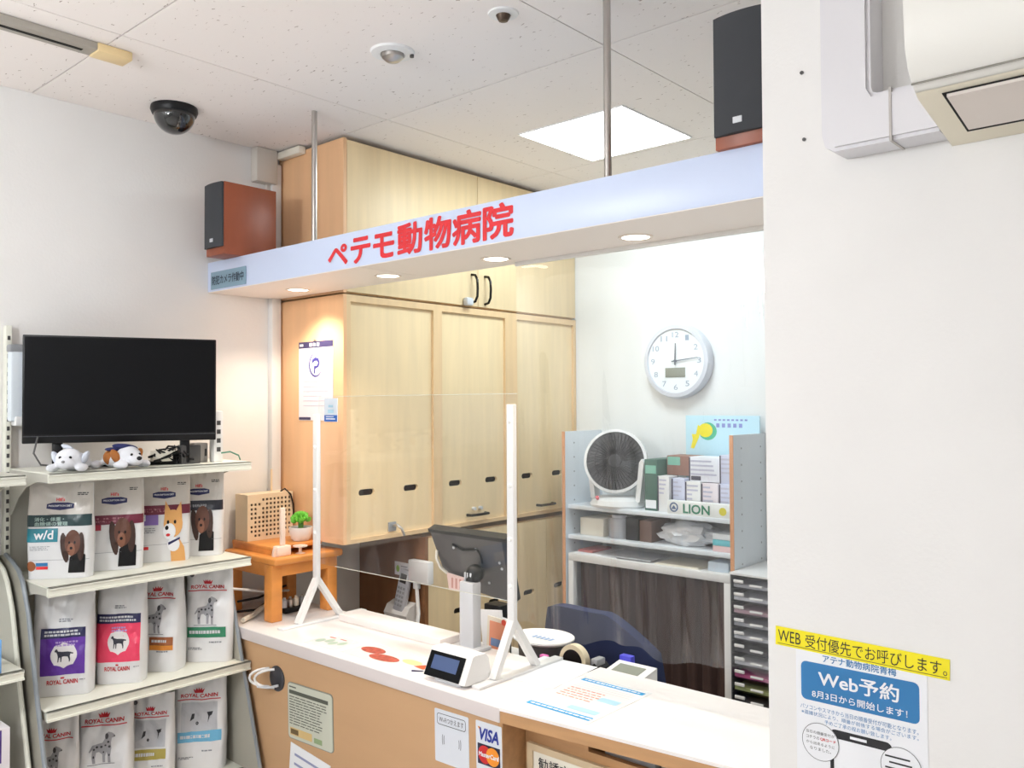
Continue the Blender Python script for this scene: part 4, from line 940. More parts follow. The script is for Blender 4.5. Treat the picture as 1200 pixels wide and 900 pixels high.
for k in range(12):
    z = .410+k*.0485
    dr = MB().box(-1.546, -1.302, 3.018, 3.29, z, z+.040).build('drawer', CLEARB, t)
    MB().box(-1.540, -1.310, 3.026, 3.28, z+.004, z+.016).build('contents', tc[11-k], dr)
    MB().box(-1.535, -1.495, 3.012, 3.018, z+.022, z+.034, .002).build('label_tab', WHITE, dr)
    MB().box(-1.47, -1.42, 3.010, 3.018, z+.014, z+.022, .002).build('pull', WHITE, dr)
t = thing('tower_stand', 'low white cabinet carrying the drawer tower', 'cabinet', (-1.42, 3.17, 0))
MB().box(-1.552, -1.296, 3.02, 3.32, 0, .3985, .002).build('body', WHITE, t)
MB().box(-1.545, -1.303, 3.012, 3.02, .02, .39, .002).build('door', LGREY, t)

# ================================================================== shop shelving along the left wall
XF = -2.602
def side_panel_poly(dx=0.0, dz=0.0):
    pts = [(-2.935, 0.0), (-2.935, 1.190+dz), (-2.90, 1.196+dz), (-2.84, 1.180+dz), (-2.79, 1.160+dz), (-2.758, 1.130+dz), (-2.735, 1.090+dz), (-2.712, 1.046+dz), (-2.649, .839), (-2.582, .641), (-2.37, 0.0)]
    return [(x+dx*(1 if x > -2.93 else 0), z) for x, z in pts]
def gondola(label, y0, y1, zs, panels, loc):
    t = thing('display_shelving', label, 'shelving', loc, group='shop shelving along the left wall')
    MB().box(-2.940, -2.932, y0, y1, .05, 1.445).build('back_panel', SHELFG, t)
    MB().box(-2.940, XF+.01, y0, y1, 0, .08, .002).build('base', SHELFG, t)
    for y in (y0-.012, y1-.014):
        up_ = MB().box(-2.942, -2.915, y, y+.016, 0, 1.90 if y < y1-.1 and y0 > .9 else 1.45, .001).build('upright', STEELW, t)
        mb = MB()
        for k in range(34): mb.box(-2.9155, -2.9145, y+.004, y+.012, .93+k*.028, .943+k*.028)
        if y < y1-.1 and y0 > .9: mb.build('slots', DGREY, up_)
    for z in zs:
        sh = thing_part('shelf', t)
        MB().box(-2.930, XF, y0, y1, z-.004, z, .0008).build('deck', STEELW, sh)
        mb = MB(); mb.prism([(XF, z), (XF, z-.008), (XF-.003, z-.009), (XF-.003, z-.021), (XF+.001, z-.022), (XF+.001, z-.028), (XF-.012, z-.028), (XF-.012, z-.004), (XF-.012, z)], lambda u, v, w: (u, w, v), y0, y1); mb.build('price_rail', STEELW, sh)
        for y in (y0+.001, y1-.004): 
            MB().prism([(-2.93, z-.004), (XF-.012, z-.004), (XF-.012, z-.026), (XF-.10, z-.030), (XF-.18, z-.050), (XF-.24, z-.085), (-2.90, z-.14), (-2.93, z-.15)], lambda u, v, w: (u, w, v), y, y+.003).build('bracket', SHELFG, sh)
    for y, m, dx in panels:
        p = MB().prism(side_panel_poly(dx), lambda u, v, w: (u, w, v), y, y+.014).build('side_panel', m, t)
        pts = [(x, y+.007, z) for x, z in side_panel_poly(dx)[2:]]
        MB().tube(pts, .0068, 8).build('edge_trim', SLATE if y > .93 else STEELW, p)
    return t
def thing_part(name, parent):
    o = bpy.data.objects.new(name, None); COL.objects.link(o); o.parent = parent; o.empty_display_size = .02; return o
gondola('cream steel display shelving full of pet food bags beside the counter', .960, 1.607, (1.457, 1.133, .781, .430), ((.940, PANELG, 0), (1.584, PANELG, 0)), (-2.77, 1.28, 0))
gondola('cream steel display shelving at the left edge of the photo', .27, .900, (1.457, .917, .560), ((.915, SHELFG, -.05),), (-2.77, .58, 0))
t = thing('blue_packet', 'plain sky blue packet at the left edge on the nearer shelving', 'packet', (-2.63, .80, .917))
MB().box(-2.655, -2.612, .70, .846, .9175, 1.010, .003).build('pack', mk('packet_sky', (120, 176, 232), 0.5), t)
MB().box(-2.6125, -2.6115, .73, .80, .94, .98).build('label', PAPER, t)
t = thing('purple_carton', 'white carton with a purple panel low at the left edge', 'box', (-2.66, .80, .560))
MB().box(-2.74, -2.61, .72, .868, .560, .768, .003).build('carton', mk('carton_white', (230, 226, 232), 0.5), t)
MB().box(-2.6105, -2.6092, .722, .846, .675, .764).build('purple_panel', mk('carton_purple', (74, 52, 132), 0.4), t)

# ------------------------------------------------------------------ pet food bags
class Bag:
    def __init__(s, L, R, z, h, D, label, mat, seed, group, amp=.0035, taper=1.0):
        L = Vector((*L, z)); R = Vector((*R, z)); d = R-L; s.w = d.length; s.h = h; s.D = D; s.seed = seed; s.amp = amp; s.tp = taper
        ang = math.atan2(d.y, d.x); back = Vector((-math.sin(ang), math.cos(ang), 0))
        s.t = thing('pet_food_bag', label, 'pet food bag', (L+R)/2+back*D/2+Vector((0, 0, .0006)), ang, group)
        mb = MB(); nu, nv = 26, 34
        mb.grid(lambda u, v: s.f(u-.5, v), nu, nv); N = (nu+1)*(nv+1)
        mb.grid(lambda u, v: s.bk(u-.5, v), nu, nv)
        for i in range(nu): mb.f += [(i, i+1, N+i+1, N+i), (nv*(nu+1)+i, nv*(nu+1)+i+1, N+nv*(nu+1)+i+1, N+nv*(nu+1)+i)]
        for j in range(nv):
            for e in (0, nu): mb.f.append((j*(nu+1)+e, (j+1)*(nu+1)+e, N+(j+1)*(nu+1)+e, N+j*(nu+1)+e))
        mb.build('pouch', mat, s.t, world=False, angle=55)
    def prof(s, v):
        if v < .28: return 1+.10*math.sin(v/.28*PI/2)
        return 1.10*(1-((v-.28)/.72)**(1.7*s.tp))+.03
    def y(s, un, v):
        a = min(1.0, abs(2*un)); t = s.D/2*s.prof(v)
        e = max(0.0, 1-a**9)**.5
        x = un*s.w; n = noise.noise(Vector((x*26+s.seed, v*s.h*20, s.seed*1.7)))+.5*noise.noise(Vector((x*60, v*s.h*45, s.seed)))
        crease = -abs(noise.noise(Vector((x*14+v*s.h*9, v*s.h*11-x*6, s.seed*3.1))))*1.3
        k = min(1, v*8)*(1-a**4*.5)
        return t*(.18+.82*e)+s.amp*(n+crease)*k*(.5+v)
    def f(s, un, v, off=0.0):
        flare = 1+.035*math.sin(v*PI)+.02*max(0, v-.85)/.15+.012*noise.noise(Vector((v*7, s.seed, 3 if un < 0 else 9)))
        return (un*s.w*flare, -s.y(un, v)-off, v*s.h+(.004*noise.noise(Vector((un*5, s.seed, 1))) if v > .97 else 0))
    def bk(s, un, v):
        p = s.f(un, v); return (p[0], s.D/2*s.prof(v)*.9*(.3+.7*max(0, 1-abs(2*un)**9)**.5)*(1 if v > 0 else 1), p[2])
    def m(s, off=.0016): return lambda u, v: s.f(u, v, off)
    def put(s, name, mat, fn, off=.0016):
        mb = MB(); fn(mb, s.m(off)); return mb.build(name, mat, s.t, world=False, smooth=False, recalc=False)
ML = .06
def R_(mb, q, a, b, c, d): shape(mb, [(a, c), (b, c), (b, d), (a, d)], q, ML)
def squiggle(mb, q, a, b, c, d, rows, rr, fill=.75):
    for k in range(rows):
        hgt = (d-c)/rows; v = d-(k+1)*hgt; u = a; e = b-(b-a)*rr.random()*.25
        while u < e-.01: l = .02+rr.random()*.05; R_(mb, q, u, min(u+l, e), v+hgt*.15, v+hgt*fill); u += l+.012
def spaniel(b, cx, cy, sc):
    b.put('dog_picture', BLACK, lambda mb, q: shape(mb, [(cx-.16*sc, cy-.62*sc), (cx+.42*sc, cy-.62*sc), (cx+.42*sc, cy-.20*sc), (cx+.2*sc, cy-.05*sc), (cx-.12*sc, cy-.25*sc)], q, ML), .0017)
    b.put('dog_ears', mk('dog_dark', (60, 36, 28), 0.5), lambda mb, q: (shape(mb, [(p[0]-.2*p[1]+.2*cy, p[1]) for p in circ(cx-.30*sc, cy-.02*sc, .13*sc, 14, .36*sc)], q, ML), shape(mb, circ(cx+.26*sc, cy+.0*sc, .13*sc, 14, .34*sc), q, ML)), .0020)
    b.put('dog_face', CHOC, lambda mb, q: shape(mb, circ(cx-.02*sc, cy+.10*sc, .27*sc, 18, .30*sc), q, ML), .0024)
    b.put('dog_muzzle', mk('dog_tan', (140, 92, 70), 0.5), lambda mb, q: shape(mb, circ(cx-.06*sc, cy-.06*sc, .13*sc, 14, .16*sc), q, ML), .0028)
    b.put('dog_eyes', BLACK, lambda mb, q: (shape(mb, circ(cx-.13*sc, cy+.10*sc, .035*sc, 8), q, ML), shape(mb, circ(cx+.06*sc, cy+.10*sc, .035*sc, 8), q, ML), shape(mb, circ(cx-.06*sc, cy-.03*sc, .05*sc, 8, .035*sc), q, ML)), .0032)
def shiba(b, cx, cy, sc):
    b.put('dog_body', GINGER, lambda mb, q: shape(mb, [(cx-.05*sc, cy-.70*sc), (cx+.42*sc, cy-.70*sc), (cx+.36*sc, cy-.42*sc), (cx+.2*sc, cy-.25*sc), (cx-.1*sc, cy-.3*sc)], q, ML), .0017)
    b.put('dog_head', GINGER, lambda mb, q: (shape(mb, circ(cx, cy+.05*sc, .30*sc, 18, .27*sc), q, ML), shape(mb, [(cx-.28*sc, cy+.15*sc), (cx-.24*sc, cy+.50*sc), (cx-.06*sc, cy+.28*sc)], q, ML), shape(mb, [(cx+.08*sc, cy+.28*sc), (cx+.26*sc, cy+.48*sc), (cx+.29*sc, cy+.10*sc)], q, ML)), .0020)
    b.put('dog_muzzle', PAPER, lambda mb, q: (shape(mb, circ(cx-.12*sc, cy-.10*sc, .20*sc, 16, .16*sc), q, ML), shape(mb, circ(cx+.02*sc, cy-.36*sc, .20*sc, 14, .14*sc), q, ML)), .0024)
    b.put('dog_eyes', BLACK, lambda mb, q: (shape(mb, circ(cx-.16*sc, cy+.08*sc, .04*sc, 8), q, ML), shape(mb, circ(cx+.06*sc, cy+.08*sc, .04*sc, 8), q, ML), shape(mb, circ(cx-.20*sc, cy-.03*sc, .06*sc, 8, .045*sc), q, ML)), .0028)
    b.put('dog_tongue', RED, lambda mb, q: shape(mb, circ(cx-.16*sc, cy-.17*sc, .07*sc, 8, .03*sc), q, ML), .0028)
    b.put('dog_collar', NAVY, lambda mb, q: shape(mb, [(cx-.16*sc, cy-.32*sc), (cx+.22*sc, cy-.22*sc), (cx+.22*sc, cy-.26*sc), (cx-.14*sc, cy-.37*sc)], q, ML), .0028)
def diet_bag(L, R, h, label, seed, band, band_v, kind):
    b = Bag(L, R, 1.133, h, .062, label, BAGW, seed, 'pet food bags on the upper shelf', amp=.0036)
    rr = random.Random(seed)
    b.put('pearl_top', BAGT, lambda mb, q: R_(mb, q, -.495, .495, band_v[1], .995), .0010)
    b.put('colour_band', band, lambda mb, q: R_(mb, q, -.49, .49, *band_v))
    b.put('brand_badge', NAVY, lambda mb, q: shape(mb, [(-.20, .73), (-.20, .775), (-.10, .79), (.12, .79), (.22, .775), (.22, .73), (.01, .71)], q, ML))
    b.put('badge_text', PAPER, lambda mb, q: (text(mb, 'PRESCRIPTION DIET', q, -.17, .19, .748, .766, bold=.02)), .0022)
    b.put('brand_mark', RED, lambda mb, q: text(mb, "Hill's", q, -.05, .08, .805, .84, bold=.03))
    b.put('weight_mark', DGREY, lambda mb, q: squiggle(mb, q, .26, .44, .86, .895, 2, rr))
    if kind == 'wd':
        b.put('product_block', TEAL, lambda mb, q: R_(mb, q, -.49, .0, .385, .525))
        b.put('product_letters', PAPER, lambda mb, q: text(mb, 'w/d', q, -.36, -.07, .415, .505, bold=.02), .0024)
        b.put('band_text', mk('band_mint', (170, 196, 190), 0.5), lambda mb, q: (text(mb, '消化・体重・', q, -.36, .08, .600, .640, bold=.02), text(mb, '血糖値の管理', q, -.36, .14, .553, .593, bold=.02)), .0024)
        b.put('round_seal', BROWN, lambda mb, q: shape(mb, circ(-.41, .135, .075, 20, .052), q, ML))
        b.put('blue_tab', BLUE, lambda mb, q: R_(mb, q, -.33, -.15, .135, .170)); b.put('red_tab', RED, lambda mb, q: R_(mb, q, -.33, -.15, .10, .130))
        b.put('small_print', GINK, lambda mb, q: squiggle(mb, q, -.42, -.1, .30, .35, 3, rr, .5))
        spaniel(b, .235, .33, .44)
    elif kind == 'red':
        b.put('product_block', mk('crimson_ink', (178, 34, 62), 0.35), lambda mb, q: R_(mb, q, -.49, -.20, .44, band_v[0]))
        b.put('band_text', mk('band_rose', (170, 110, 120), 0.5), lambda mb, q: squiggle(mb, q, -.35, .2, band_v[0]+.02, band_v[1]-.02, 2, rr))
        spaniel(b, .16, .36, .52)
    elif kind == 'shiba':
        b.put('product_block', LILAC, lambda mb, q: R_(mb, q, -.49, -.10, .42, band_v[0]))
        b.put('product_letters', PAPER, lambda mb, q: text(mb, 'd', q, -.42, -.33, .47, .54), .0024)
        b.put('band_text', mk('band_rose', (170, 110, 120), 0.5), lambda mb, q: squiggle(mb, q, -.45, .1, band_v[0]+.02, band_v[1]-.02, 1, rr))
        b.put('small_print', GINK, lambda mb, q: squiggle(mb, q, -.45, -.12, .33, .40, 3, rr, .5))
        b.put('red_tab', RED, lambda mb, q: R_(mb, q, -.46, -.28, .145, .18))
        shiba(b, .17, .40, .58)
    else:
        b.put('band_text', GREY, lambda mb, q: squiggle(mb, q, -.2, .2, band_v[0]+.03, band_v[1]-.03, 1, rr))
        spaniel(b, .10, .38, .52)
    b.put('foot_line', GINK, lambda mb, q: R_(mb, q, -.45, .47, .195, .199))
    return b
diet_bag((-2.777, .960), (-2.665, 1.100), .285, 'white pet food bag with teal block and brown spaniel, leftmost of the upper shelf', 1, PINE, (.545, .665), 'wd')
diet_bag((-2.760, 1.119), (-2.686, 1.272), .287, 'white pet food bag with maroon band, red block and brown spaniel', 2, MAROON, (.50, .60), 'red')
diet_bag((-2.778, 1.295), (-2.711, 1.444), .290, 'white pet food bag with a lilac block and a ginger dog', 3, MAROON, (.535, .64), 'shiba')
diet_bag((-2.800, 1.428), (-2.710, 1.562), .290, 'white pet food bag with a black band and a brown spaniel', 4, mk('black_ink2', (34, 36, 48), 0.35), (.535, .65), 'black')
DOG_STAND = [(-.50, .22), (-.42, .30), (-.36, .30), (-.30, .20), (-.10, .16), (.20, .16), (.34, .14), (.52, .10), (.50, .04), (.36, .06), (.33, -.05), (.36, -.20), (.34, -.32), (.29, -.32), (.28, -.20), (.22, -.08), (.02, -.06), (-.10, -.08), (-.12, -.32), (-.17, -.32), (-.18, -.10), (-.24, -.12), (-.27, -.32), (-.32, -.32), (-.31, -.06), (-.34, .06), (-.40, .16), (-.48, .16)]
def ink_dog(cx, cy, sx, sy): return [(cx+x*sx, cy+y*sy) for x, y in DOG_STAND]
def crown(mb, q, cx, cy, sx, sy):
    shape(mb, [(cx-.5*sx, cy+.32*sy), (cx-.36*sx, cy-.5*sy), (cx+.36*sx, cy-.5*sy), (cx+.5*sx, cy+.32*sy), (cx+.28*sx, cy-.02*sy), (cx+.22*sx, cy+.45*sy), (cx+.08*sx, cy+.02*sy), (cx, cy+.5*sy), (cx-.08*sx, cy+.02*sy), (cx-.22*sx, cy+.45*sy), (cx-.28*sx, cy-.02*sy)], q, ML)
LOGO = mk('logo_red', (198, 40, 52), 0.4)
def panel_bag(L, R, h, label, seed, col, u0, u1, v0, v1):
    b = Bag(L, R, .781, h, .085, label, BAGW, seed, 'pet food bags on the middle shelf', amp=.0058)
    rr = random.Random(seed)
    b.put('colour_panel', col, lambda mb, q: R_(mb, q, u0, u1, v0, v1-.09))
    b.put('navy_strip', mk('strip_navy', (34, 34, 82), 0.35), lambda mb, q: R_(mb, q, u0, u1, v1-.09, v1))
    b.put('strip_text', LGREY, lambda mb, q: squiggle(mb, q, u0+.06, u1-.06, v1-.075, v1-.015, 2, rr), .0024)
    cx, cy = (u0+u1)/2+.02, v0+.15*(v1-v0)/.45+.04
    b.put('panel_text', mk('panel_pale', (236, 170, 186) if col is PINK else (176, 150, 206), 0.4), lambda mb, q: squiggle(mb, q, cx-.14, cx+.22, v1-.17, v1-.115, 2, rr), .0024)
    b.put('picture_disc', mk('disc_white', (226, 222, 222), 0.4), lambda mb, q: shape(mb, [(cx+(.215*math.cos(i*PI/12)), cy+(.110+.012*math.cos(i*PI/12*8))*math.sin(i*PI/12)*1.0) for i in range(24)], q, ML), .0022)
    b.put('dog_picture', mk('dog_navy', (32, 32, 50), 0.4), lambda mb, q: shape(mb, ink_dog(cx, cy, .30, .19), q, ML), .0028)
    b.put('brand_letters', LOGO, lambda mb, q: (text(mb, 'ROYAL CANIN', q, cx-.27, cx+.23, v0-.085, v0-.045, bold=.03), crown(mb, q, cx-.02, v0-.025, .07, .022)))
    b.put('small_print', GINK, lambda mb, q: (squiggle(mb, q, .30, .42, v0-.06, v0-.045, 1, rr), squiggle(mb, q, cx-.1, cx+.15, v1+.05, v1+.085, 2, rr)))
    return b
panel_bag((-2.767, .974), (-2.678, 1.112), .318, 'white pet food bag with a purple panel and dark dog in a white disc', 11, PURPLE, -.34, .38, .20, .63)
b = panel_bag((-2.750, 1.150), (-2.660, 1.262), .320, 'white pet food bag with a pink red panel and dark dog in a white disc', 12, PINK, -.47, .42, .215, .67)
def logo_bag(L, R, z, h, label, seed, block, group, D=.10, two=None, dog='sit', tp=1.0):
    b = Bag(L, R, z, h, D, label, BAGW, seed, group, amp=.0064, taper=tp)
    rr = random.Random(seed)
    b.put('brand_letters', LOGO, lambda mb, q: (text(mb, 'ROYAL CANIN', q, -.36, .34, .765, .80, bold=.03), R_(mb, q, -.42, .40, .738, .748), crown(mb, q, -.02, .835, .22, .05)))
    g = SPOTG
    if dog == 'sit':
        body = [(.03, .665), (.08, .685), (.14, .67), (.195, .645), (.19, .63), (.14, .622), (.125, .58), (.135, .53), (.12, .46), (.125, .395), (.08, .395), (.075, .46), (.05, .50), (.03, .46), (.03, .40), (-.015, .40), (-.02, .48), (-.08, .505), (-.13, .50), (-.15, .45), (-.14, .40), (-.19, .40), (-.21, .46), (-.20, .53), (-.25, .50), (-.265, .51), (-.20, .568), (-.10, .58), (-.02, .59), (.02, .625)]
        b.put('dog_picture', mk('dog_pale_grey', (158, 158, 164), 0.5), lambda mb, q: shape(mb, body, q, ML))
        b.put('dog_spots', mk('dog_spot', (58, 58, 64), 0.5), lambda mb, q: [shape(mb, circ(cx_, cy_, r_, 8, r_*ry_), q, ML) for cx_, cy_, r_, ry_ in ((.05, .645, .032, .9), (.185, .637, .014, .5), (.08, .59, .022, .5), (.10, .545, .024, .5), (.03, .56, .018, .5), (-.04, .55, .024, .5), (-.12, .55, .022, .5), (-.17, .53, .018, .6), (.10, .47, .014, .8), (-.175, .46, .016, .8), (.0, .50, .014, .6))], .0022)
        b.put('ground_line', g, lambda mb, q: R_(mb, q, -.28, .20, .385, .390))
    else:
        b.put('grey_field', mk('bag_grey_field', (188, 190, 196), 0.3), lambda mb, q: R_(mb, q, -.34, .34, .42, .715), .0013)
        b.put('dog_picture', mk('dog_ink', (40, 40, 46), 0.5), lambda mb, q: (shape(mb, [(-.14, .60), (-.09, .60), (-.10, .55), (-.18, .52)], q, ML), shape(mb, [(.14, .61), (.26, .62), (.24, .585), (.20, .57), (.16, .50), (.17, .57)], q, ML), shape(mb, circ(-.04, .50, .028, 10, .018), q, ML)))
    for (m_, a, c, e, f_) in block: b.put('colour_block', m_, (lambda a, c, e, f_: lambda mb, q: R_(mb, q, a, c, e, f_))(a, c, e, f_))
    a, c, e, f_ = block[0][1:]
    b.put('block_text', LGREY, lambda mb, q: squiggle(mb, q, a+.05, c-.1, e+(f_-e)*.3, f_-(f_-e)*.2, 1, rr), .0023)
    b.put('small_print', GINK, lambda mb, q: (squiggle(mb, q, .05, .32, .20, .225, 1, rr), squiggle(mb, q, -.40, -.10, .13, .16, 2, rr)))
    b.put('corner_mark', SPOTG, lambda mb, q: shape(mb, circ(-.36, .905, .05, 12, .022), q, ML))
    return b
GM, GL = 'pet food bags on the middle shelf', 'pet food bags on the lower shelf'
logo_bag((-2.793, 1.287), (-2.679, 1.384), .781, .315, 'white pet food bag with brown and orange block and spotted dog', 13, [(BROWN, -.10, .40, .275, .36), (AMBER, -.10, .40, .225, .275)], GM)
logo_bag((-2.760, 1.450), (-2.648, 1.555), .781, .320, 'white pet food bag with a green band and spotted dog on the middle shelf', 14, [(GREEN, -.42, .40, .26, .37)], GM, D=.055)
logo_bag((-2.765, .962), (-2.690, 1.075), .430, .300, 'white pet food bag with red crown logo, leftmost of the lower shelf', 21, [(GREY, -.4, .3, .2, .3)], GL, D=.05)
logo_bag((-2.738, 1.092), (-2.655, 1.222), .430, .312, 'white pet food bag with red crown logo and spotted dog, second on the lower shelf', 22, [(GREY, -.4, .3, .2, .3)], GL)
logo_bag((-2.760, 1.258), (-2.672, 1.362), .430, .282, 'white pet food bag with an olive band on the lower shelf', 23, [(OLIVE, -.42, .36, .29, .40)], GL, dog='face', tp=.8, D=.075)
logo_bag((-2.745, 1.405), (-2.645, 1.535), .430, .312, 'white pet food bag with a sky blue band on the lower shelf', 24, [(SKYINK, -.40, .42, .31, .42)], GL, dog='face', D=.07)

# ================================================================== on the top shelf
ZT = 1.457
ang = math.atan2(.51, .21)
t = thing('television', 'black flat television standing on the top of the display shelving', 'television', (-2.732, 1.228, ZT), ang)
W2 = .280
MB().box(-W2, W2, -.012, .022, .078, .410, .003).build('housing', BLACK, t, world=False)
MB().box(-W2+.006, W2-.006, -.0135, -.012, .105, .404).build('screen', SCREEN, t, world=False)
MB().box(-W2+.003, W2-.003, -.0132, -.012, .0985, .1005).build('trim_line', mk('trim_steel', (90, 92, 98), 0.3, metal=0.6), t, world=False)
MB().box(-.15, .15, .022, .05, .13, .36, .01).build('rear_bulge', BLACK, t, world=False)
MB().box(-.20, -.17, .0, .02, .004, .085, .004).build('leg', BLACK, t, world=False)
MB().box(.17, .20, .0, .02, .004, .085, .004).build('leg', BLACK, t, world=False)
MB().box(-.16, .17, .006, .07, 0, .012, .004).build('base', BLACK, t, world=False)
t = thing('cable_bundle', 'tangle of black cables and a small box under the television', 'cables', (-2.70, 1.36, ZT))
rr = random.Random(12)
for k in range(7):
    x, y, z = -2.70+rr.random()*.04, 1.29+rr.random()*.05, ZT+.02+rr.random()*.03
    pts = [(x, y, z)]
    for j in range(6): pts.append((-2.70+rr.random()*.05, 1.29+rr.random()*.15, ZT+.006+rr.random()*.055))
    MB().tube(pts, .0035, 6).build('cable', BLACK, t)
MB().box(-2.69, -2.66, 1.385, 1.455, ZT, ZT+.062, .004).build('adapter', DGREY, t)
MB().box(-2.71, -2.668, 1.305, 1.362, ZT+.012, ZT+.046, .003).build('white_box', IVORY, t)
o = MB().tube([(-2.80, 1.00, ZT+.10), (-2.79, .985, ZT+.05), (-2.775, 1.0, ZT+.015), (-2.74, 1.06, ZT+.006)], .003, 6).build('looping_cord', DGREY); tag(o, 'dark power cord looping down behind the white plush', 'cord')
t = thing('socket_tower', 'white upright power strip with dark sockets right of the television', 'power strip', (-2.69, 1.53, ZT))
MB().box(-2.705, -2.672, 1.508, 1.542, ZT, 1.630, .004).build('body', WHITE, t)
for k in range(4): MB().box(-2.6725, -2.6712, 1.518, 1.532, ZT+.035+k*.03, ZT+.050+k*.03).build('socket', DGREY, t)
MB().tube([(-2.672, 1.535, ZT+.03), (-2.65, 1.555, ZT+.034), (-2.655, 1.59, ZT+.02), (-2.67, 1.605, ZT+.004)], .0025, 6).build('green_lead', mk('lead_green', (60, 130, 110), 0.5), t)
t = thing('grey_adapter_box', 'plain grey box between the cables and the power strip', 'box', (-2.73, 1.49, ZT))
MB().box(-2.76, -2.705, 1.455, 1.505, ZT, ZT+.065, .004).build('body', mk('adapter_grey', (176, 172, 170), 0.5), t)
MB().box(-2.7055, -2.7045, 1.492, 1.500, ZT+.02, ZT+.045).build('port', DGREY, t)
t = thing('towel_dispenser', 'grey and white wall dispenser partly hidden behind the television', 'dispenser', (-2.9, .985, 1.60))
MB().box(-2.914, -2.880, .950, 1.06, 1.602, 1.838, .008).build('body', mk('disp_white', (224, 232, 240), 0.4), t)
MB().box(-2.914, -2.878, .947, 1.063, 1.815, 1.840, .006).build('top_cap', GREY, t)
MB().box(-2.8805, -2.8775, .985, 1.005, 1.625, 1.815).build('window', GREY, t)
MB().box(-2.914, -2.872, .962, 1.06, 1.588, 1.618, .006).build('tray', WHITE, t)
# plush dogs
def plush(name, label, y, x, rz, brown):
    t = thing(name, label, 'plush toy', (x, y, ZT), rz)
    mb = MB()
    mb.ell((0, .045, .026), (.040, .058, .028)); mb.ell((0, -.005, .036), (.038, .034, .032)); mb.ell((0, -.034, .026), (.026, .022, .019))
    for s_ in (-1, 1): mb.ell((s_*.040, -.022, .012), (.017, .028, .0118)); mb.ell((s_*.045, .085, .012), (.016, .024, .0118))
    b = mb.build('body', PLUSHW, t, world=False)
    r = b.modifiers.new('fuse', 'REMESH'); r.mode = 'VOXEL'; r.voxel_size = .0035; r.use_smooth_shade = True
    sm = b.modifiers.new('soft', 'SMOOTH'); sm.iterations = 6; sm.factor = .5
    for s_ in (-1, 1):
        R3 = Matrix.Rotation(s_*.5, 3, 'Y')
        MB().ell((s_*.038, .004, .036), (.010, .018, .026), R3, 14, 10).build('ear', PLUSHB if brown else mk('plush_grey', (206, 212, 224), 1.0), t, world=False)
        MB().ell((s_*.014, -.0385, .042), (.0042, .0035, .0048), None, 10, 8).build('eye', BLACK, t, world=False)
    MB().ell((0, -.056, .031), (.0085 if brown else .005, .006, .0065 if brown else .004), None, 12, 8).build('nose', BLACK if brown else GREY, t, world=False)
    if brown:
        MB().ell((-.006, .048, .032), (.041, .026, .0285), None, 18, 12).build('saddle_patch', PLUSHB, t, world=False)
        mb = MB(); mb.ell((.0, .012, .064), (.042, .026, .010), Matrix.Rotation(.15, 3, 'Y'), 18, 10); mb.ell((-.03, .03, .058), (.018, .024, .006), Matrix.Rotation(.6, 3, 'Z'), 12, 8); mb.build('bow', NAVYCLOTH, t, world=False)
    else:
        MB().ell((-.008, .004, .070), (.020, .008, .007), Matrix.Rotation(.4, 3, 'Y'), 12, 8).build('tuft', mk('plush_grey', (206, 212, 224), 1.0), t, world=False)
    return t
plush('white_plush', 'white plush dog lying under the left end of the television', 1.035, -2.650, math.radians(50), False)
plush('brown_patch_plush', 'white plush dog with brown patch and navy bow under the television', 1.205, -2.650, math.radians(102), True)

# ================================================================== right wall
t = thing('air_conditioner', 'white wall air conditioner cut by the top right corner', 'air conditioner', (0, 1.5, 2.09))
prof = [(1.5995, 2.094), (1.5995, 2.40), (1.46, 2.405), (1.40, 2.39), (1.362, 2.35), (1.346, 2.29), (1.343, 2.253), (1.345, 2.215), (1.350, 2.180), (1.362, 2.155)]
MB().prism(prof+[(1.380, 2.137), (1.398, 2.1268)], lambda u, v, w: (w, u, v), -.398, .42).build('casing', ACW, t)
low = [(1.3965, 2.1262), (1.5990, 2.0935), (1.5990, 2.0890), (1.408, 2.1195)]
MB().prism(low, lambda u, v, w: (w, u, v), -.397, .42).build('bottom_cover', ACB, t)
def slope(y, o): return 2.1195-(y-1.408)*(.0305/.191)-o
def lv(y0, y1, o0, o1): return [(y0, slope(y0, o0)), (y1, slope(y1, o0)), (y1, slope(y1, o1)), (y0, slope(y0, o1))]
MB().prism(lv(1.405, 1.552, .0002, .0012), lambda u, v, w: (w, u, v), -.362, .38).build('louver_gap', HOLE, t)
MB().prism(lv(1.4085, 1.535, .0008, .006), lambda u, v, w: (w, u, v), -.356, .37).build('louver', mk('ac_louver', (226, 216, 208), 0.4), t)
MB().prism([(1.3795, 2.1365), (1.3815, 2.1345), (1.3805, 2.1335), (1.3785, 2.1355)], lambda u, v, w: (w, u, v), -.3985, .42).build('seam', mk('seam_grey', (150, 146, 138), 0.6), t)
mb = MB(); rr = random.Random(1)
for k in range(6): rect(mb, lambda u, v: (u, v, slope(v, .0005)), -.262+k*.009, -.256+k*.009, 1.565, 1.572, 1)
mb.build('faint_mark', GINK, t, smooth=False)
t = thing('pipe_duct', 'white plastic pipe duct with an elbow left of the air conditioner', 'duct', (-.55, 1.56, 2.10))
MB().prism([(-.598, ZC-.001), (-.598, 2.135), (-.592, 2.112), (-.575, 2.101), (-.400, 2.101), (-.400, 2.190), (-.500, 2.190), (-.507, 2.193), (-.510, 2.202), (-.510, ZC-.001)], XZ(1.535), 0, .0645).build('channel', DUCT, t)
MB().prism([(-.592, ZC-.001), (-.592, 2.137), (-.587, 2.120), (-.573, 2.108), (-.400, 2.108), (-.400, 2.183), (-.508, 2.183), (-.517, 2.20), (-.517, ZC-.001)], XZ(1.529), 0, .006).build('cover', DUCT, t)
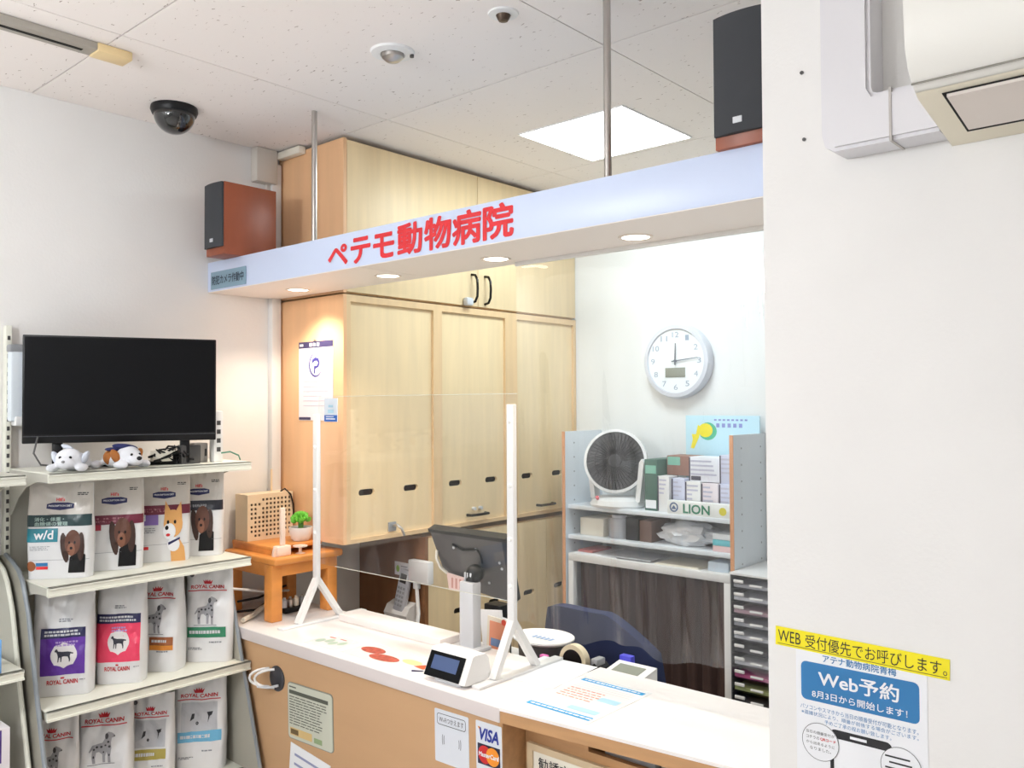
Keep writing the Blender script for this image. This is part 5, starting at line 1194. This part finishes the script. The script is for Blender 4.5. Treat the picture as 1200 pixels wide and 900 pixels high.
MB().box(-.478, -.474, 1.527, 1.5995, 2.099, 2.192).build('joint', mk('duct_joint', (188, 182, 178), 0.5), t)
# yellow tape strip and poster
WY = 1.600
t = thing('yellow_strip', 'yellow strip with black lettering on the right wall', 'notice', (-.57, WY, 1.194)); t.rotation_euler = (0, .02, 0)
MB().box(-.156, .156, -.0016, -.0008, -.018, .018).build('strip', YELLOW, t, world=False)
q = lambda u, v: (u, -.0020, v)
mb = MB(); text(mb, 'WEB', q, -.151, -.106, -.010, .012, bold=.0); text(mb, '受付優先でお呼びします。', q, -.097, .152, -.012, .013, bold=.0); rect(mb, q, -.152, .152, -.0145, -.0135, 1)
mb.build('lettering', INK, t, world=False, smooth=False)
t = thing('booking_poster', 'white poster with a blue rounded box under the yellow strip', 'poster', (-.5685, WY, .884))
PX = -.5685
MB().box(-.686, -.451, WY-.0009, WY-.0003, .884, 1.183).build('sheet', PAPER, t)
q = FXZ(WY-.0013); q2 = FXZ(WY-.0018)
text(MB(), 'アテナ動物病院青梅', q, -.634, -.502, 1.162, 1.176, bold=.015).build('title', BLUE, t, smooth=False)
MB().prism(rrect(-.676, -.464, 1.086, 1.158, .010), XZ(WY-.0014), 0, .0004).build('blue_box', BLUE, t)
mb = MB(); text(mb, 'Web予約', q2, -.642, -.498, 1.117, 1.147, bold=.02); text(mb, '8月3日から開始します！', q2, -.655, -.484, 1.093, 1.107, bold=.012); mb.build('box_letters', PAPER, t, smooth=False)
mb = MB(); text(mb, 'パソコンやスマホから当日の順番受付が可能となります。', q, -.678, -.466, 1.068, 1.077); text(mb, '※混雑状況により、順番が前後する場合がございます。', q, -.676, -.466, 1.058, 1.066); text(mb, '予めご了承の程お願い致します。', q, -.632, -.512, 1.047, 1.055); mb.build('blue_lines', BLUE, t, smooth=False)
mb = MB(); mb_pts = rrect(-.622, -.511, .90, 1.042, .010); ring(mb, q, mb_pts, rrect(-.615, -.518, .91, 1.026, .004)); mb.build('phone_outline', INK, t, smooth=False)
rect(MB(), q2, -.585, -.555, 1.0315, 1.0365, 1).build('phone_earpiece', PAPER, t, smooth=False)
for cx_, cz_, r_, lines in ((-.640, 1.012, .035, ('当日の順番受付が', 'コチラのQRコード', 'から出来るように', 'なりました。')), (-.496, 1.004, .035, ('スマホやパソコンの', '時間待ちの', '確認もできます'))):
    bb_ = MB().prism(circ(cx_, cz_, r_, 36), XZ(WY-.0021), 0, .0003).build('bubble', PAPER, t)
    ring(MB(), FXZ(WY-.0024), circ(cx_, cz_, r_, 36), circ(cx_, cz_, r_-.0009, 36)).build('bubble_outline', INK, bb_, smooth=False)
    mb = MB(); mr = MB()
    for k, s_ in enumerate(lines):
        z_ = cz_+.013-k*.010; hw = .027 if len(s_) > 6 else .020
        if 'QR' in s_:
            text(mb, 'コチラの', FXZ(WY-.0024), cx_-hw, cx_-.002, z_, z_+.006); text(mr, 'QRコード', FXZ(WY-.0024), cx_, cx_+hw+.002, z_, z_+.006, bold=.02)
        elif cx_ > -.55:
            squiggle(mb, FXZ(WY-.0024), cx_-hw, cx_+hw, z_, z_+.005, 1, random.Random(k))
        else: text(mb, s_, FXZ(WY-.0024), cx_-hw, cx_+hw, z_, z_+.006)
    mb.build('bubble_text', INK, bb_, smooth=False)
    if mr.v: mr.build('bubble_accent', RED, bb_, smooth=False)
